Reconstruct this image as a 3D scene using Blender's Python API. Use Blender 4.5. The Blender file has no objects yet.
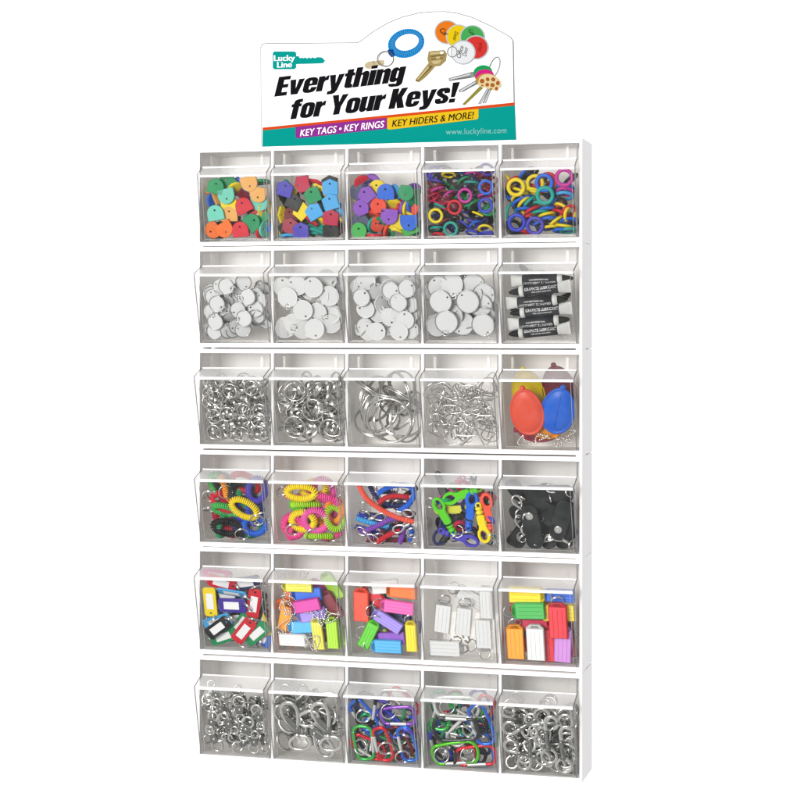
import bpy, bmesh, math, random
import numpy as np
from mathutils import Vector, Matrix
PI = math.pi
scene = bpy.context.scene
COL = scene.collection
rnd = random.Random(7)

# ---------------------------------------------------------------- camera
CAM = Vector((1.0929, -2.7985, 0.6992))
YAW, FPX, YH = 0.2625, 1838.5, 327.8            # yaw, focal length in photo pixels, horizon row
cam_d = bpy.data.cameras.new("camera")
cam = bpy.data.objects.new("camera", cam_d); COL.objects.link(cam)
cam.location = CAM; cam.rotation_euler = (PI/2, 0, YAW)
cam_d.sensor_width = 36; cam_d.lens = FPX/800*36
cam_d.shift_y = -(400-YH)/800
cam_d.clip_start = 0.05; cam_d.clip_end = 200
scene.camera = cam
FW = Vector((-math.sin(YAW), math.cos(YAW), 0)); RT = Vector((math.cos(YAW), math.sin(YAW), 0)); UP = Vector((0, 0, 1))

# ---------------------------------------------------------------- added light: shaped world and unseen lamp
world = bpy.data.worlds.new("World"); scene.world = world; world.use_nodes = True
nt = world.node_tree; bg = nt.nodes["Background"]
tc = nt.nodes.new("ShaderNodeTexCoord"); sp = nt.nodes.new("ShaderNodeSeparateXYZ")
rp = nt.nodes.new("ShaderNodeValToRGB"); mr = nt.nodes.new("ShaderNodeMapRange")
nt.links.new(tc.outputs["Generated"], sp.inputs[0]); ma = nt.nodes.new('ShaderNodeMath'); ma.operation = 'MULTIPLY_ADD'; ma.inputs[1].default_value = -.62   # world dimmed to the right, added to grey the side panel
nt.links.new(sp.outputs[0], ma.inputs[0]); nt.links.new(sp.outputs[1], ma.inputs[2]); mz = nt.nodes.new('ShaderNodeMath'); mz.operation = 'MULTIPLY_ADD'; mz.inputs[1].default_value = -.42   # world brightened below, added as fill for the bins
nt.links.new(sp.outputs[2], mz.inputs[0]); nt.links.new(ma.outputs[0], mz.inputs[2]); nt.links.new(mz.outputs[0], mr.inputs[0])
mr.inputs[1].default_value = -1; mr.inputs[2].default_value = 1
nt.links.new(mr.outputs[0], rp.inputs[0]); nt.links.new(rp.outputs[0], bg.inputs[0])
rp.color_ramp.elements[0].position = 0.60; rp.color_ramp.elements[0].color = (0.66, 0.66, 0.66, 1)   # world dimmed in front, added for contrast
rp.color_ramp.elements[1].position = 0.80; rp.color_ramp.elements[1].color = (1.02, 1.02, 1.02, 1)   # plain white background behind
e_ = rp.color_ramp.elements.new(0.30); e_.color = (0.42, 0.42, 0.43, 1); e_ = rp.color_ramp.elements.new(0.42); e_.color = (0.66, 0.66, 0.66, 1)
bg.inputs[1].default_value = 1.0
def area(name, loc, aim, size, power, col=(1, 1, 1)):
    l = bpy.data.lights.new(name, 'AREA'); l.shape = 'SQUARE'; l.size = size; l.energy = power; l.color = col
    o = bpy.data.objects.new(name, l); COL.objects.link(o); o.location = loc
    o.rotation_euler = (Vector(aim)-Vector(loc)).to_track_quat('-Z', 'Y').to_euler(); return o
area("added_softbox", (-0.45, -3.3, 1.08), (0.3, 0, 0.42), 1.35, 97, (1, 0.985, 0.96))  # unseen lamp, added for shape, highlights and light inside the bins
scene.view_settings.view_transform = 'Standard'; scene.view_settings.look = 'None'
scene.view_settings.exposure = 0.36; scene.view_settings.gamma = 1.0
scene.render.engine = 'CYCLES'
cy = scene.cycles
cy.max_bounces = 16; cy.diffuse_bounces = 8; cy.glossy_bounces = 4; cy.transmission_bounces = 6
cy.transparent_max_bounces = 40; cy.use_denoising = True; cy.sample_clamp_indirect = 8

# ---------------------------------------------------------------- materials
def lin(h, k=1.0):
    c = [int(h[i:i+2], 16)/255 for i in (0, 2, 4)]
    return tuple(k*(x/12.92 if x <= .04045 else ((x+.055)/1.055)**2.4) for x in c) + (1,)
MATS = {}
def plastic(name, col, rough=.38, metal=0., bump=.0, var=.06, scale=180, coat=0., trans=0., spec=.22):
    if name in MATS: return MATS[name]
    m = bpy.data.materials.new(name); m.use_nodes = True; n = m.node_tree; b = n.nodes["Principled BSDF"]
    b.inputs["Metallic"].default_value = metal; b.inputs["Roughness"].default_value = rough
    b.inputs["Coat Weight"].default_value = coat; b.inputs["Specular IOR Level"].default_value = spec
    if trans: b.inputs["Transmission Weight"].default_value = trans
    t = n.nodes.new("ShaderNodeTexCoord"); nz = n.nodes.new("ShaderNodeTexNoise"); nz.inputs["Scale"].default_value = scale; nz.inputs["Detail"].default_value = 3
    n.links.new(t.outputs["Object"], nz.inputs["Vector"])
    oi = n.nodes.new("ShaderNodeObjectInfo"); ad = n.nodes.new("ShaderNodeMath"); ad.operation = 'ADD'
    n.links.new(nz.outputs["Fac"], ad.inputs[0]); n.links.new(oi.outputs["Random"], ad.inputs[1])
    mp = n.nodes.new("ShaderNodeMapRange"); mp.inputs[1].default_value = .3; mp.inputs[2].default_value = 1.6
    mp.inputs[3].default_value = 1-var; mp.inputs[4].default_value = 1+var; n.links.new(ad.outputs[0], mp.inputs[0])
    hs = n.nodes.new("ShaderNodeHueSaturation"); hs.inputs["Color"].default_value = col; n.links.new(mp.outputs[0], hs.inputs["Value"])
    n.links.new(hs.outputs[0], b.inputs["Base Color"])
    rr = n.nodes.new("ShaderNodeMapRange"); rr.inputs[3].default_value = max(.02, rough-.08); rr.inputs[4].default_value = rough+.1
    n.links.new(nz.outputs["Fac"], rr.inputs[0]); n.links.new(rr.outputs[0], b.inputs["Roughness"])
    if bump:
        bp = n.nodes.new("ShaderNodeBump"); bp.inputs["Strength"].default_value = bump; bp.inputs["Distance"].default_value = .0006
        n.links.new(nz.outputs["Fac"], bp.inputs["Height"]); n.links.new(bp.outputs[0], b.inputs["Normal"])
    MATS[name] = m; return m
def clear(name, tint, haze, gloss, rough=.06, hazecol=(.9, .9, .9, 1), smudge=(.85, 1.15)):
    """clear styrene: straight-through transmission, a Fresnel reflection and a little surface haze"""
    m = bpy.data.materials.new(name); m.use_nodes = True; n = m.node_tree; n.nodes.remove(n.nodes["Principled BSDF"])
    out = n.nodes["Material Output"]
    tr = n.nodes.new("ShaderNodeBsdfTransparent"); tr.inputs[0].default_value = (tint, tint, tint*.995, 1)
    df = n.nodes.new("ShaderNodeBsdfDiffuse"); df.inputs[0].default_value = hazecol
    gl = n.nodes.new("ShaderNodeBsdfGlossy"); gl.inputs["Roughness"].default_value = rough
    nz = n.nodes.new("ShaderNodeTexNoise"); nz.inputs["Scale"].default_value = 60; nz.inputs["Detail"].default_value = 5
    t = n.nodes.new("ShaderNodeTexCoord"); n.links.new(t.outputs["Object"], nz.inputs["Vector"])
    hm = n.nodes.new("ShaderNodeMapRange"); hm.inputs[1].default_value = .3; hm.inputs[2].default_value = .75
    lo, hi = smudge
    hm.inputs[3].default_value = haze*lo; hm.inputs[4].default_value = haze*hi; n.links.new(nz.outputs["Fac"], hm.inputs[0])
    m1 = n.nodes.new("ShaderNodeMixShader"); n.links.new(hm.outputs[0], m1.inputs[0]); n.links.new(tr.outputs[0], m1.inputs[1]); n.links.new(df.outputs[0], m1.inputs[2])
    fr = n.nodes.new("ShaderNodeFresnel"); fr.inputs[0].default_value = 1.5
    fm = n.nodes.new("ShaderNodeMath"); fm.operation = 'MULTIPLY'; n.links.new(fr.outputs[0], fm.inputs[0])
    ge = n.nodes.new("ShaderNodeNewGeometry"); bf = n.nodes.new("ShaderNodeMath"); bf.operation = 'MULTIPLY_ADD'    # reflect at the outer face only
    bf.inputs[1].default_value = -gloss; bf.inputs[2].default_value = gloss; n.links.new(ge.outputs["Backfacing"], bf.inputs[0]); n.links.new(bf.outputs[0], fm.inputs[1])
    m2 = n.nodes.new("ShaderNodeMixShader"); n.links.new(fm.outputs[0], m2.inputs[0]); n.links.new(m1.outputs[0], m2.inputs[1]); n.links.new(gl.outputs[0], m2.inputs[2])
    n.links.new(m2.outputs[0], out.inputs[0]); MATS[name] = m; return m
HEX = {'red': 'D8142C', 'vermilion': 'F0401C', 'orange': 'F2711C', 'amber': 'F79A10', 'tan': 'F0B05A', 'yellow': 'F4D90C', 'lime': 'A6DC1C', 'leaf green': '58C81E',
 'green': '12955A', 'grass green': '3DB04C', 'mint': '6FD0B8', 'teal': '14A898', 'sky blue': '45ABEA', 'blue': '1D66D8', 'deep blue': '2F3FC8', 'navy': '232C63',
 'violet': '4E43B8', 'purple': '8A4CBE', 'lavender': '9C88E4', 'magenta': 'CB2E9C', 'pink': 'EE5AAE', 'crimson': 'C01246', 'maroon': '7E1A2C', 'brown red': 'A53A4C',
 'black': '0E0F10', 'charcoal': '2A2E2E', 'slate': '4A5170', 'white': 'E2E2E0', 'coral': 'F25A42', 'lilac': 'C987D6', 'royal purple': '43309A', 'hot pink': 'F04A98', 'light yellow': 'DDD84A', 'steel': 'A0A0A0', 'clear': 'D8D8D6'}
def cmb(name): return plastic(name + ' glossy plastic', lin(HEX[name], .84), rough=.3, bump=.1)
def cm(name): return plastic(name + ' plastic', lin(HEX[name], .66), rough=.36, bump=.25)
M_WHITE = plastic('white styrene', (.955, .940, .936, 1), rough=.42, bump=.06, var=.015, scale=40)
M_SIGN = plastic('sign card', (.9, .9, .9, 1), rough=.5, var=.01)
M_EDGE_SHADE = plastic('card edge shade', (.32, .32, .32, 1), rough=.7)  # grey puts the shade of the plate's side faces into the colour
M_CLEAR = clear('clear styrene', .996, .009, .38, smudge=(.2, 2.0))
M_SIDE = clear('clear styrene side', .985, .02, .6, .12)
M_RIM = clear('clear styrene cut edge', .30, .8, .4, .25, (.20, .20, .21, 1))
M_UPPER = clear('clear styrene thick', .955, .02, .12, .2)
M_SMOKE = clear('smoky clear plastic', .80, .16, .8, .15, (.6, .6, .61, 1))
M_FROST = clear('frosted styrene', .97, .24, .9, .22, (.93, .93, .94, 1))
M_STRIP = clear('panel line strip', .72, .3, .8, .15, (.66, .66, .66, 1))  # grey see-through strips standing in for wall refraction lines
M_LIP = clear('polished lip', .9, .8, 1.0, .2, (.97, .97, .97, 1))
M_STEEL = plastic('nickel steel', (.60, .595, .575, 1), rough=.22, metal=1., var=.12, scale=90)
M_DSTEEL = plastic('brushed steel', (.20, .205, .198, 1), rough=.3, metal=1., var=.1, scale=300)
M_PAPER = plastic('tag paper', (.52, .525, .53, 1), rough=.7, var=.03, bump=.05)
M_BPAPER = plastic('bright paper', (.64, .645, .65, 1), rough=.7, var=.03, bump=.05)
M_GREYRIM = plastic('tag rim', (.34, .35, .36, 1), rough=.3, metal=.9)
M_WHITERIM = plastic('white rim', (.60, .60, .60, 1), rough=.5)
M_BEAD = plastic('bead steel', (.78, .76, .70, 1), rough=.18, metal=1.)
M_LEATHER = plastic('black leather', (.012, .014, .015, 1), rough=.55, bump=.6, scale=900, var=.15)
M_TUBE = plastic('black printed tube', (.016, .018, .022, 1), rough=.3)
M_INK = plastic('black ink', (.012, .012, .014, 1), rough=.5)
M_WINK = plastic('white ink', (.85, .85, .85, 1), rough=.5)

# ---------------------------------------------------------------- mesh helpers (all in mm)
MM = .001
MESH = {}
def mesh(key, verts, faces, smooth=True, mats=None, fmats=None):
    me = bpy.data.meshes.new(key); me.from_pydata([tuple(c*MM for c in v) for v in verts], [], faces); me.update()
    for m in (mats or [None]): me.materials.append(m)
    if smooth: me.polygons.foreach_set('use_smooth', [True]*len(me.polygons))
    if fmats: me.polygons.foreach_set('material_index', fmats)
    if not smooth:
        bm = bmesh.new(); bm.from_mesh(me); bmesh.ops.recalc_face_normals(bm, faces=bm.faces); bm.to_mesh(me); bm.free()
    return me
class MB:
    def __init__(s): s.v = []; s.f = []; s.m = []
    def add(s, vf, mi=0, M=None):
        v, f = vf; o = len(s.v)
        if M is not None: v = [tuple(M @ Vector(p)) for p in v]
        s.v += [tuple(p) for p in v]; s.f += [tuple(i+o for i in q) for q in f]; s.m += [mi]*len(f); return s
    def mesh(s, key, smooth=True, mats=None): return mesh(key, s.v, s.f, smooth, mats, s.m)
def box(x0, x1, y0, y1, z0, z1):
    v = [(x, y, z) for z in (z0, z1) for y in (y0, y1) for x in (x0, x1)]
    return v, [(0, 2, 3, 1), (4, 5, 7, 6), (0, 1, 5, 4), (2, 6, 7, 3), (0, 4, 6, 2), (1, 3, 7, 5)]
def prism(pts, x0, x1):                              # pts = (y, z) outline, extruded along x
    n = len(pts); v = [(x0, *p) for p in pts] + [(x1, *p) for p in pts]
    f = [tuple(range(n-1, -1, -1)), tuple(range(n, 2*n))] + [(i, (i+1) % n, (i+1) % n+n, i+n) for i in range(n)]
    return v, f
def sweep(pts, r, closed=False, n=8, flat=1.0, rfun=None):
    pts = [Vector(p) for p in pts]; N = len(pts); v = []; f = []
    prev = None
    for i, p in enumerate(pts):
        a = pts[(i-1) % N] if closed or i else pts[0]; b = pts[(i+1) % N] if closed or i < N-1 else pts[-1]
        t = (b-a).normalized()
        if prev is None:
            prev = Vector((0, 0, 1)) if abs(t.z) < .8 else Vector((1, 0, 0))
        nn = (prev - t*prev.dot(t)).normalized(); prev = nn; bb = t.cross(nn)
        rr = rfun(i/(N-1)) if rfun else r
        for k in range(n):
            w = 2*PI*k/n; v.append(tuple(p + nn*(math.cos(w)*rr*flat) + bb*(math.sin(w)*rr)))
    for i in range(N if closed else N-1):
        for k in range(n):
            j = (i+1) % N; f.append((i*n+k, i*n+(k+1) % n, j*n+(k+1) % n, j*n+k))
    if not closed: f += [tuple(range(n-1, -1, -1)), tuple(range((N-1)*n, N*n))]
    return v, f
def ell(rx, ry, n=40, a0=0, a1=2*PI, c=(0, 0)):
    full = abs(a1-a0-2*PI) < 1e-6
    return [(c[0]+rx*math.cos(a0+(a1-a0)*i/(n if full else n-1)), c[1]+ry*math.sin(a0+(a1-a0)*i/(n if full else n-1))) for i in range(n)]
def ring3(rx, ry, n=40, z=0): return [(x, y, z) for x, y in ell(rx, ry, n)]
def rrect(w, h, r, n=5, c=(0, 0)):
    p = []
    for sx, sy, a in ((1, 1, 0), (-1, 1, PI/2), (-1, -1, PI), (1, -1, 1.5*PI)):
        p += ell(r, r, n, a, a+PI/2, (c[0]+sx*(w/2-r), c[1]+sy*(h/2-r)))
    return p
def flatfill(splines, extrude=0., bevel=0., res=1):
    cu = bpy.data.curves.new('c', 'CURVE'); cu.dimensions = '2D'; cu.fill_mode = 'BOTH'
    for s in splines:
        q = cu.splines.new('POLY'); q.points.add(len(s)-1); q.use_cyclic_u = True
        for i, p in enumerate(s): q.points[i].co = (p[0], p[1], 0, 1)
    cu.extrude = max(0, extrude/2-bevel); cu.bevel_depth = bevel; cu.bevel_resolution = res; cu.offset = -bevel
    o = bpy.data.objects.new('c', cu); COL.objects.link(o)
    dg = bpy.context.evaluated_depsgraph_get(); me = bpy.data.meshes.new_from_object(o.evaluated_get(dg))
    v = [tuple(x.co) for x in me.vertices]; f = [tuple(p.vertices) for p in me.polygons]
    bpy.data.objects.remove(o); bpy.data.curves.remove(cu); bpy.data.meshes.remove(me)
    return v, f
def text_vf(s, bold=0., shear=0., space=1.):
    cu = bpy.data.curves.new('t', 'FONT'); cu.body = s; cu.size = 1; cu.offset = bold; cu.shear = shear; cu.space_character = space; cu.resolution_u = 4
    o = bpy.data.objects.new('t', cu); COL.objects.link(o)
    dg = bpy.context.evaluated_depsgraph_get(); me = bpy.data.meshes.new_from_object(o.evaluated_get(dg))
    v = [tuple(x.co) for x in me.vertices]; f = [tuple(p.vertices) for p in me.polygons]
    bpy.data.objects.remove(o); bpy.data.curves.remove(cu); bpy.data.meshes.remove(me)
    return v, f
def sphere(c, r, n=6, m=4, sz=1.):
    v = [(c[0], c[1], c[2]+r*sz)]; f = []
    for j in range(1, m):
        for i in range(n):
            a, b = PI*j/m, 2*PI*i/n; v.append((c[0]+r*math.sin(a)*math.cos(b), c[1]+r*math.sin(a)*math.sin(b), c[2]+r*sz*math.cos(a)))
    v.append((c[0], c[1], c[2]-r*sz)); L = len(v)-1
    for i in range(n):
        f.append((0, 1+i, 1+(i+1) % n)); f.append((L, L-n+(i+1) % n, L-n+i))
        for j in range(m-2):
            a = 1+j*n; f.append((a+i, a+n+i, a+n+(i+1) % n, a+(i+1) % n))
    return v, f
def lathe(prof, n=20):                                # (r, x) profile around the x axis
    v = []; f = []
    for r, x in prof:
        for k in range(n): v.append((x, r*math.cos(2*PI*k/n), r*math.sin(2*PI*k/n)))
    for j in range(len(prof)-1):
        for k in range(n): f.append((j*n+k, j*n+(k+1) % n, (j+1)*n+(k+1) % n, (j+1)*n+k))
    f += [tuple(range(n)), tuple(range(len(v)-1, len(v)-n-1, -1))]
    return v, f
def ob(name, me, mat=None, parent=None):
    o = bpy.data.objects.new(name, me); COL.objects.link(o)
    if mat is not None and o.material_slots: o.material_slots[0].link = 'OBJECT'; o.material_slots[0].material = mat
    if parent is not None: o.parent = parent
    return o
def empty(name):
    o = bpy.data.objects.new(name, None); COL.objects.link(o); o.empty_display_size = .01; return o
def tag(o, label, cat, group=None, kind=None):
    o['label'] = label
    if cat: o['category'] = cat
    if group: o['group'] = group
    if kind: o['kind'] = kind
    return o
def cached(key, fn):
    if key not in MESH: MESH[key] = fn()
    return MESH[key]

# ---------------------------------------------------------------- the cabinet: six stacked tiers, five tilt bins each
W, DEP = 630.3, 97.0
ZT = [990.7, 831.4, 667.4, 503.2, 344.5, 170.0, 0.0]
GAP = [0, .8, 2.0, 2.2, .8, 2.4, 0]                    # seam above each tier
ROWN = ['top row', 'second row', 'third row', 'fourth row', 'fifth row', 'bottom row']
COLN = ['leftmost', 'second from left', 'middle', 'second from right', 'rightmost']
PROT = [19, 31, 31, 31, 33, 32]
PITCH = (W-8)/5
def bin_x(c): return 4+PITCH*c+2.6, 4+PITCH*(c+1)-2.6
for r in range(6):
    zt, zb = ZT[r]-GAP[r], ZT[r+1]
    root = empty('organizer_frame'); root.location = (0, 0, zb*MM)
    tag(root, f'white plastic five-bin frame forming the {ROWN[r]} of the stack', 'organizer frame', 'stacked white organizer frames')
    h = zt-zb; g = GAP[r+1] and 0
    ob('side_panel', mesh('side_panel', *box(0, 4, 0, DEP, 0, h), smooth=False), M_WHITE, root)
    ob('side_panel', mesh('side_panel', *box(W-4, W, 0, DEP, 0, h), smooth=False), M_WHITE, root)
    ob('top_panel', mesh('top_panel', *box(4, W-4, .6, DEP-3, h-7, h-.3), smooth=False), M_WHITE, root)
    ob('bottom_panel', mesh('bottom_panel', *box(4, W-4, .6, DEP-3, .3, 7), smooth=False), M_WHITE, root)
    ob('back_panel', mesh('back_panel', *box(4, W-4, DEP-3, DEP-.5, .3, h-.3), smooth=False), M_WHITE, root)
    for c in range(1, 5):
        x = 4+PITCH*c
        ob('divider', mesh('divider', *box(x-2, x+2, .9, DEP-3, 7, h-7), smooth=False), M_WHITE, root)
    if r:
        for x0 in (0, W-10): ob('stacking_foot', mesh('stacking_foot', *box(x0+.5, x0+9.5, 1.2, 40, h, h+GAP[r]), smooth=False), M_WHITE, root)
        ob('seam_light_block', mesh('seam_light_block', *box(2, W-2, 70, DEP-2, h, h+GAP[r]), smooth=False), M_WHITE, root)  # added bar, stops the white world shining through the seam

CONT = {}
class Bin:
    def __init__(s, r, c):
        s.r, s.c = r, c; s.x0, s.x1 = bin_x(c); p = PROT[r]+((r*5+c)*37 % 11-5)*.35; s.p = p; zt, zb = ZT[r]-GAP[r], ZT[r+1]
        s.Pb = Vector((s.x0, -1.5, zb+8.5)); s.Pt = Vector((s.x0, -p, zt-48)); s.H = (s.Pt-s.Pb).length; s.w = s.x1-s.x0
        s.U = Vector((1, 0, 0)); s.V = (s.Pt-s.Pb).normalized(); s.N = s.U.cross(s.V)
        s.B = Matrix((s.U, s.V, s.N)).transposed()
    def at(s, px, py, d):                              # photo pixel -> point d mm behind the inner face of the front panel (mm)
        ray = FW + RT*((px-400)/FPX) + UP*((YH-py)/FPX)
        P0 = s.Pb - s.N*(2+d); C = CAM*1000
        return C + ray*((P0-C).dot(s.N)/ray.dot(s.N))
    def st(s, x, t, d): return s.Pb + s.U*x + s.V*t - s.N*(2+d)
def build_bin(r, c, what):
    b = Bin(r, c); zt, zb = ZT[r]-GAP[r], ZT[r+1]; p = b.p; x0, x1 = b.x0, b.x1
    root = empty('tilt_bin'); root.location = (x0*MM, 0, zb*MM)
    tag(root, f'clear tilt-out bin of {what}, {COLN[c]} in the {ROWN[r]}', 'storage bin', 'clear tilt-out storage bins')
    def P(nm, vf, m, smooth=False): return ob(nm, mesh(nm, [(v[0]-x0, v[1], v[2]-zb) for v in vf[0]], vf[1], smooth), m, root)
    n = b.N; F0 = Vector((-1.5, zb+8.5)); F1 = Vector((-p, zt-48)); ny = Vector((n.y, n.z))
    side = [F0+ny*1.2, F1+ny*1.2+Vector((0, 1)), F1+ny*1.2+Vector((0, 4)), Vector((1, zt-31)), Vector((1, zt-8.5)), Vector((40, zt-9)), Vector((66, zt-40)), Vector((74, zt-100)), Vector((64, zb+18)), Vector((44, zb+8.3))]
    for xa, xb in ((x0, x0+2), (x1-2, x1)):
        vf = prism([tuple(q) for q in side], xa, xb)
        me = mesh('side_wall', [(v[0]-x0, v[1], v[2]-zb) for v in vf[0]], vf[1], False, [M_SIDE, M_RIM], [0, 0]+[1 if i in (0, 1, 2, 3) else 0 for i in range(10)])
        ob('side_wall', me, None, root)
    xa, xb = x0+2.05, x1-2.05
    P('front_panel', prism([tuple(F0), tuple(F1-Vector((0, 1.5))), tuple(F1-Vector((0, 1.5))-ny*2), tuple(F0-ny*2)], xa, xb), M_CLEAR)
    P('lip', prism([tuple(F1+Vector((0, -.7))+ny*.8), tuple(F1+Vector((0, 1.9))+ny*.8), tuple(F1+Vector((3, 3.4))), tuple(F1-ny*2+Vector((0, -1.2)))], xa, xb), M_LIP)
    P('shelf', prism([tuple(F1+Vector((3.1, 3.3))), (2.4, zt-31), (2.4, zt-33), tuple(F1+Vector((3.3, 1.2)))], xa, xb), M_FROST)
    for xx in (x0+6.2, x1-7):                             # added strips imitating wall-edge refraction lines inside the front panel
        P('added_edge_strip', prism([tuple(F0-ny*2.05+Vector((0, 3))), tuple(F1-ny*2.05-Vector((0, 2))), tuple(F1-ny*2.8-Vector((0, 2))), tuple(F0-ny*2.8+Vector((0, 3)))], xx, xx+.8), M_STRIP)
    P('added_bottom_strip', prism([tuple(F0-ny*2.05+Vector((0, 2.2))), tuple(F0-ny*2.05+Vector((0, 3))), tuple(F0-ny*2.8+Vector((0, 3))), tuple(F0-ny*2.8+Vector((0, 2.2)))], xa+4, xb-4), M_STRIP)  # same added refraction line along the bottom
    P('upper_panel', prism([(2.5, zt-33), (2.5, zt-8.5), (4.5, zt-8.5), (4.5, zt-33)], xa, xb), M_UPPER)
    P('shelf_bead', prism([(.6, zt-32.4), (.6, zt-30.2), (2.3, zt-30.2), (2.3, zt-32.4)], xa, xb), M_LIP)
    bk = [(44, zb+8.3), (64, zb+18), (74, zt-100), (66, zt-40), (64, zt-40), (72, zt-100), (62.6, zb+19.4), (43.3, zb+10.2)]
    P('back_wall', prism(bk, xa, xb), M_CLEAR)
    P('floor_panel', prism([(0.8, zb+8.4), (43.2, zb+8.4), (43.2, zb+10.3), (0.8, zb+10.3)], xa, xb), M_SIDE)
    for xx in (x0+14, x1-19):                         # the two spring catches behind the upper panel
        P('catch', box(xx, xx+4, 5, 16, zt-31, zt-12), M_SIDE)
    return b

# ---------------------------------------------------------------- contents: one builder for each kind of thing, faces +Z, mm
def steel_ring_mesh(rad, wire=.85, pitch=1.7, turns=2):
    n = 26
    return lambda: mesh('split_ring', *sweep([(rad*math.cos(2*PI*i/n), rad*math.sin(2*PI*i/n), pitch*(i/n-turns/2)) for i in range(int(n*turns)+1)], wire, n=6))
def split_ring(rad, parent=None, wire=.85, loc=None, mat=None, rot=None):
    k = ('sr', round(rad*2), wire); o = ob('split_ring', cached(k, steel_ring_mesh(rad, wire, wire*2)), mat or M_STEEL, parent)
    if loc: o.location = [a*MM for a in loc]
    if rot: o.rotation_euler = rot
    return o
def chain_vf(rad, length, seed, bead=1.5):
    q = random.Random(seed); n = int(length/3.3); mb = MB(); ph = [q.uniform(0, 6.28) for _ in range(6)]; a = q.uniform(.45, .8); p = None; t = 0
    for i in range(n):                                     # a ball chain drooping in loose loops
        for _ in range(40):
            x = rad*(.75*math.cos(t+ph[0])+.35*math.cos(2.3*t+ph[1])); y = rad*(a*math.sin(t+ph[2])+.4*math.sin(1.7*t+ph[3])); c = Vector((x, y, 1.5*math.sin(1.3*t+ph[4])))
            if p is None or (c-p).length > 3.2: break
            t += .01
        p = c; mb.add(sphere(c, bead, 7, 5))
    return mb
def bead_chain(parent, loc, seed, rad=16, length=120):
    mb = chain_vf(rad, length, seed); o = ob('bead_chain', mb.mesh('bead_chain'), M_BEAD, parent); o.location = [a*MM for a in loc]; return o

def k_cap(style, color):
    def outline():
        if style == 'domed': return [(-13, -11), (13, -11)] + ell(13, 13, 17, 0, PI, (0, -1))[0:]
        if style == 'house': return [(-11.5, -12), (11.5, -12), (12.3, 6), (0, 11.5), (-12.3, 6)]
        if style == 'round': return [(-8, -10.5), (8, -10.5)] + ell(12, 12, 19, -.75, PI+.75, (0, 0))
    def mk():
        hole = ell(1.5, 1.5, 10, c=(0, 4.5 if style != 'round' else 3))
        v, f = flatfill([[(a*1.09, c*1.09) for a, c in outline()], hole], 4.4, .9, 2)
        return mesh(style+'_cap', v, f, False)
    return ob('key_cap', cached(('cap', style), mk), cm(color))
def k_rubber(rad, tube, color):
    return ob('rubber_ring', cached(('rub', rad), lambda: mesh('rubber_ring', *sweep(ring3(rad-tube/2, rad-tube/2, 36), tube/2, True, 10, .8))), cm(color))
def k_disc(rad, rim, color, loop=False):
    root = empty('round_tag')
    def mk():
        v, f = flatfill([ell(rad, rad, 40), ell(1.7, 1.7, 10, c=(0, rad-4.6))], .7, 0); return mesh('paper_disc', v, f, False)
    ob('paper_disc', cached(('disc', rad), mk), M_PAPER, root)
    ob('rim', cached(('rim', rad), lambda: mesh('rim', *sweep(ring3(rad, rad, 40), .95, True, 6, .9))), M_GREYRIM if rim else M_WHITERIM, root)
    if loop: split_ring(5, root, .45, (0, rad-.5, .9), rot=(.16, 0, .4))
    return root
def k_ring(rad, wire, color): return split_ring(rad, None, wire)
def k_tube(flip, color):
    root = empty('lubricant_tube'); R = 8.6
    ob('body', cached('tb', lambda: mesh('body', *lathe([(R-.5, -27.5), (R, -27), (R, 27), (R-.5, 27.5)], 28))), M_TUBE, root)
    ob('collar', cached('tc', lambda: mesh('collar', *lathe([(R-.8, -27.4), (R+.3, -28), (R+.3, -33.5), (R-2, -35)], 28))), cm('white'), root)
    ob('nozzle', cached('tn', lambda: mesh('nozzle', *lathe([(R-2.2, -34.8), (R-2.6, -36), (4.2, -46), (2.0, -51), (1.6, -51.4)], 20))), cm('black'), root)
    def crimp():
        v = []; f = []; n = 24
        for j in range(7):
            u = j/6; x = 27.3+u*19; ry = R*(1-u)+10.5*u; rz = R*(1-u)+.7*u
            v += [(x, ry*math.cos(2*PI*k/n), rz*math.sin(2*PI*k/n)) for k in range(n)]
        for j in range(6):
            for k in range(n): f.append((j*n+k, (j+1)*n+k, (j+1)*n+(k+1) % n, j*n+(k+1) % n))
        f.append(tuple(range(6*n, 7*n))); return mesh('crimped_end', v, f)
    ob('crimped_end', cached('te', crimp), cm('white'), root)
    def letters(lines):
        mb = MB()
        for s, y0, hgt, xa, xb in lines:
            v, f = text_vf(s, 0, 0, 1.05); lo = min(a[0] for a in v); hi = max(a[0] for a in v)
            vv = []
            for a in v:
                x = xa+(a[0]-lo)/(hi-lo)*(xb-xa); y = y0+a[1]/.72*hgt; th = y/R
                vv.append((x, (R+.12)*math.sin(th), (R+.12)*math.cos(th)))
            mb.add((vv, f))
        return mb.mesh('lettering', False)
    ob('lettering', cached('tl', lambda: letters([('GRAPHITE LUBRICANT', 1.6, 4.6, -25, 26), ('FOR LOCKS AND KEYS', -2.6, 1.9, -14, 16)])), M_WINK, root)
    return root
def k_clip(var, color):
    def mk():
        q = random.Random(var); a = q.uniform(.8, 1.15); pts = []
        for i in range(40):                            # pear-shaped loop with hooked ends
            t = i/39*2*PI*1.12-.35; x = 10.5*a*math.sin(t)*(1-.35*math.cos(t+.5)); y = -17*math.cos(t)+2*math.sin(2*t)*q.uniform(.8, 1.2)
            pts.append((x, y, i/39*3-1.5))
        e = Vector(pts[-1]); pts += [(e.x+3*math.sin(u), e.y+3-3*math.cos(u), e.z) for u in (.6, 1.3, 2.0, 2.8, 3.6)]
        return mesh('wire_clip', *sweep([(x*1.25, y*1.25, z) for x, y, z in pts], 1.0, n=6))
    return ob('wire_clip', cached(('clip', var), mk), M_STEEL)
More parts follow.
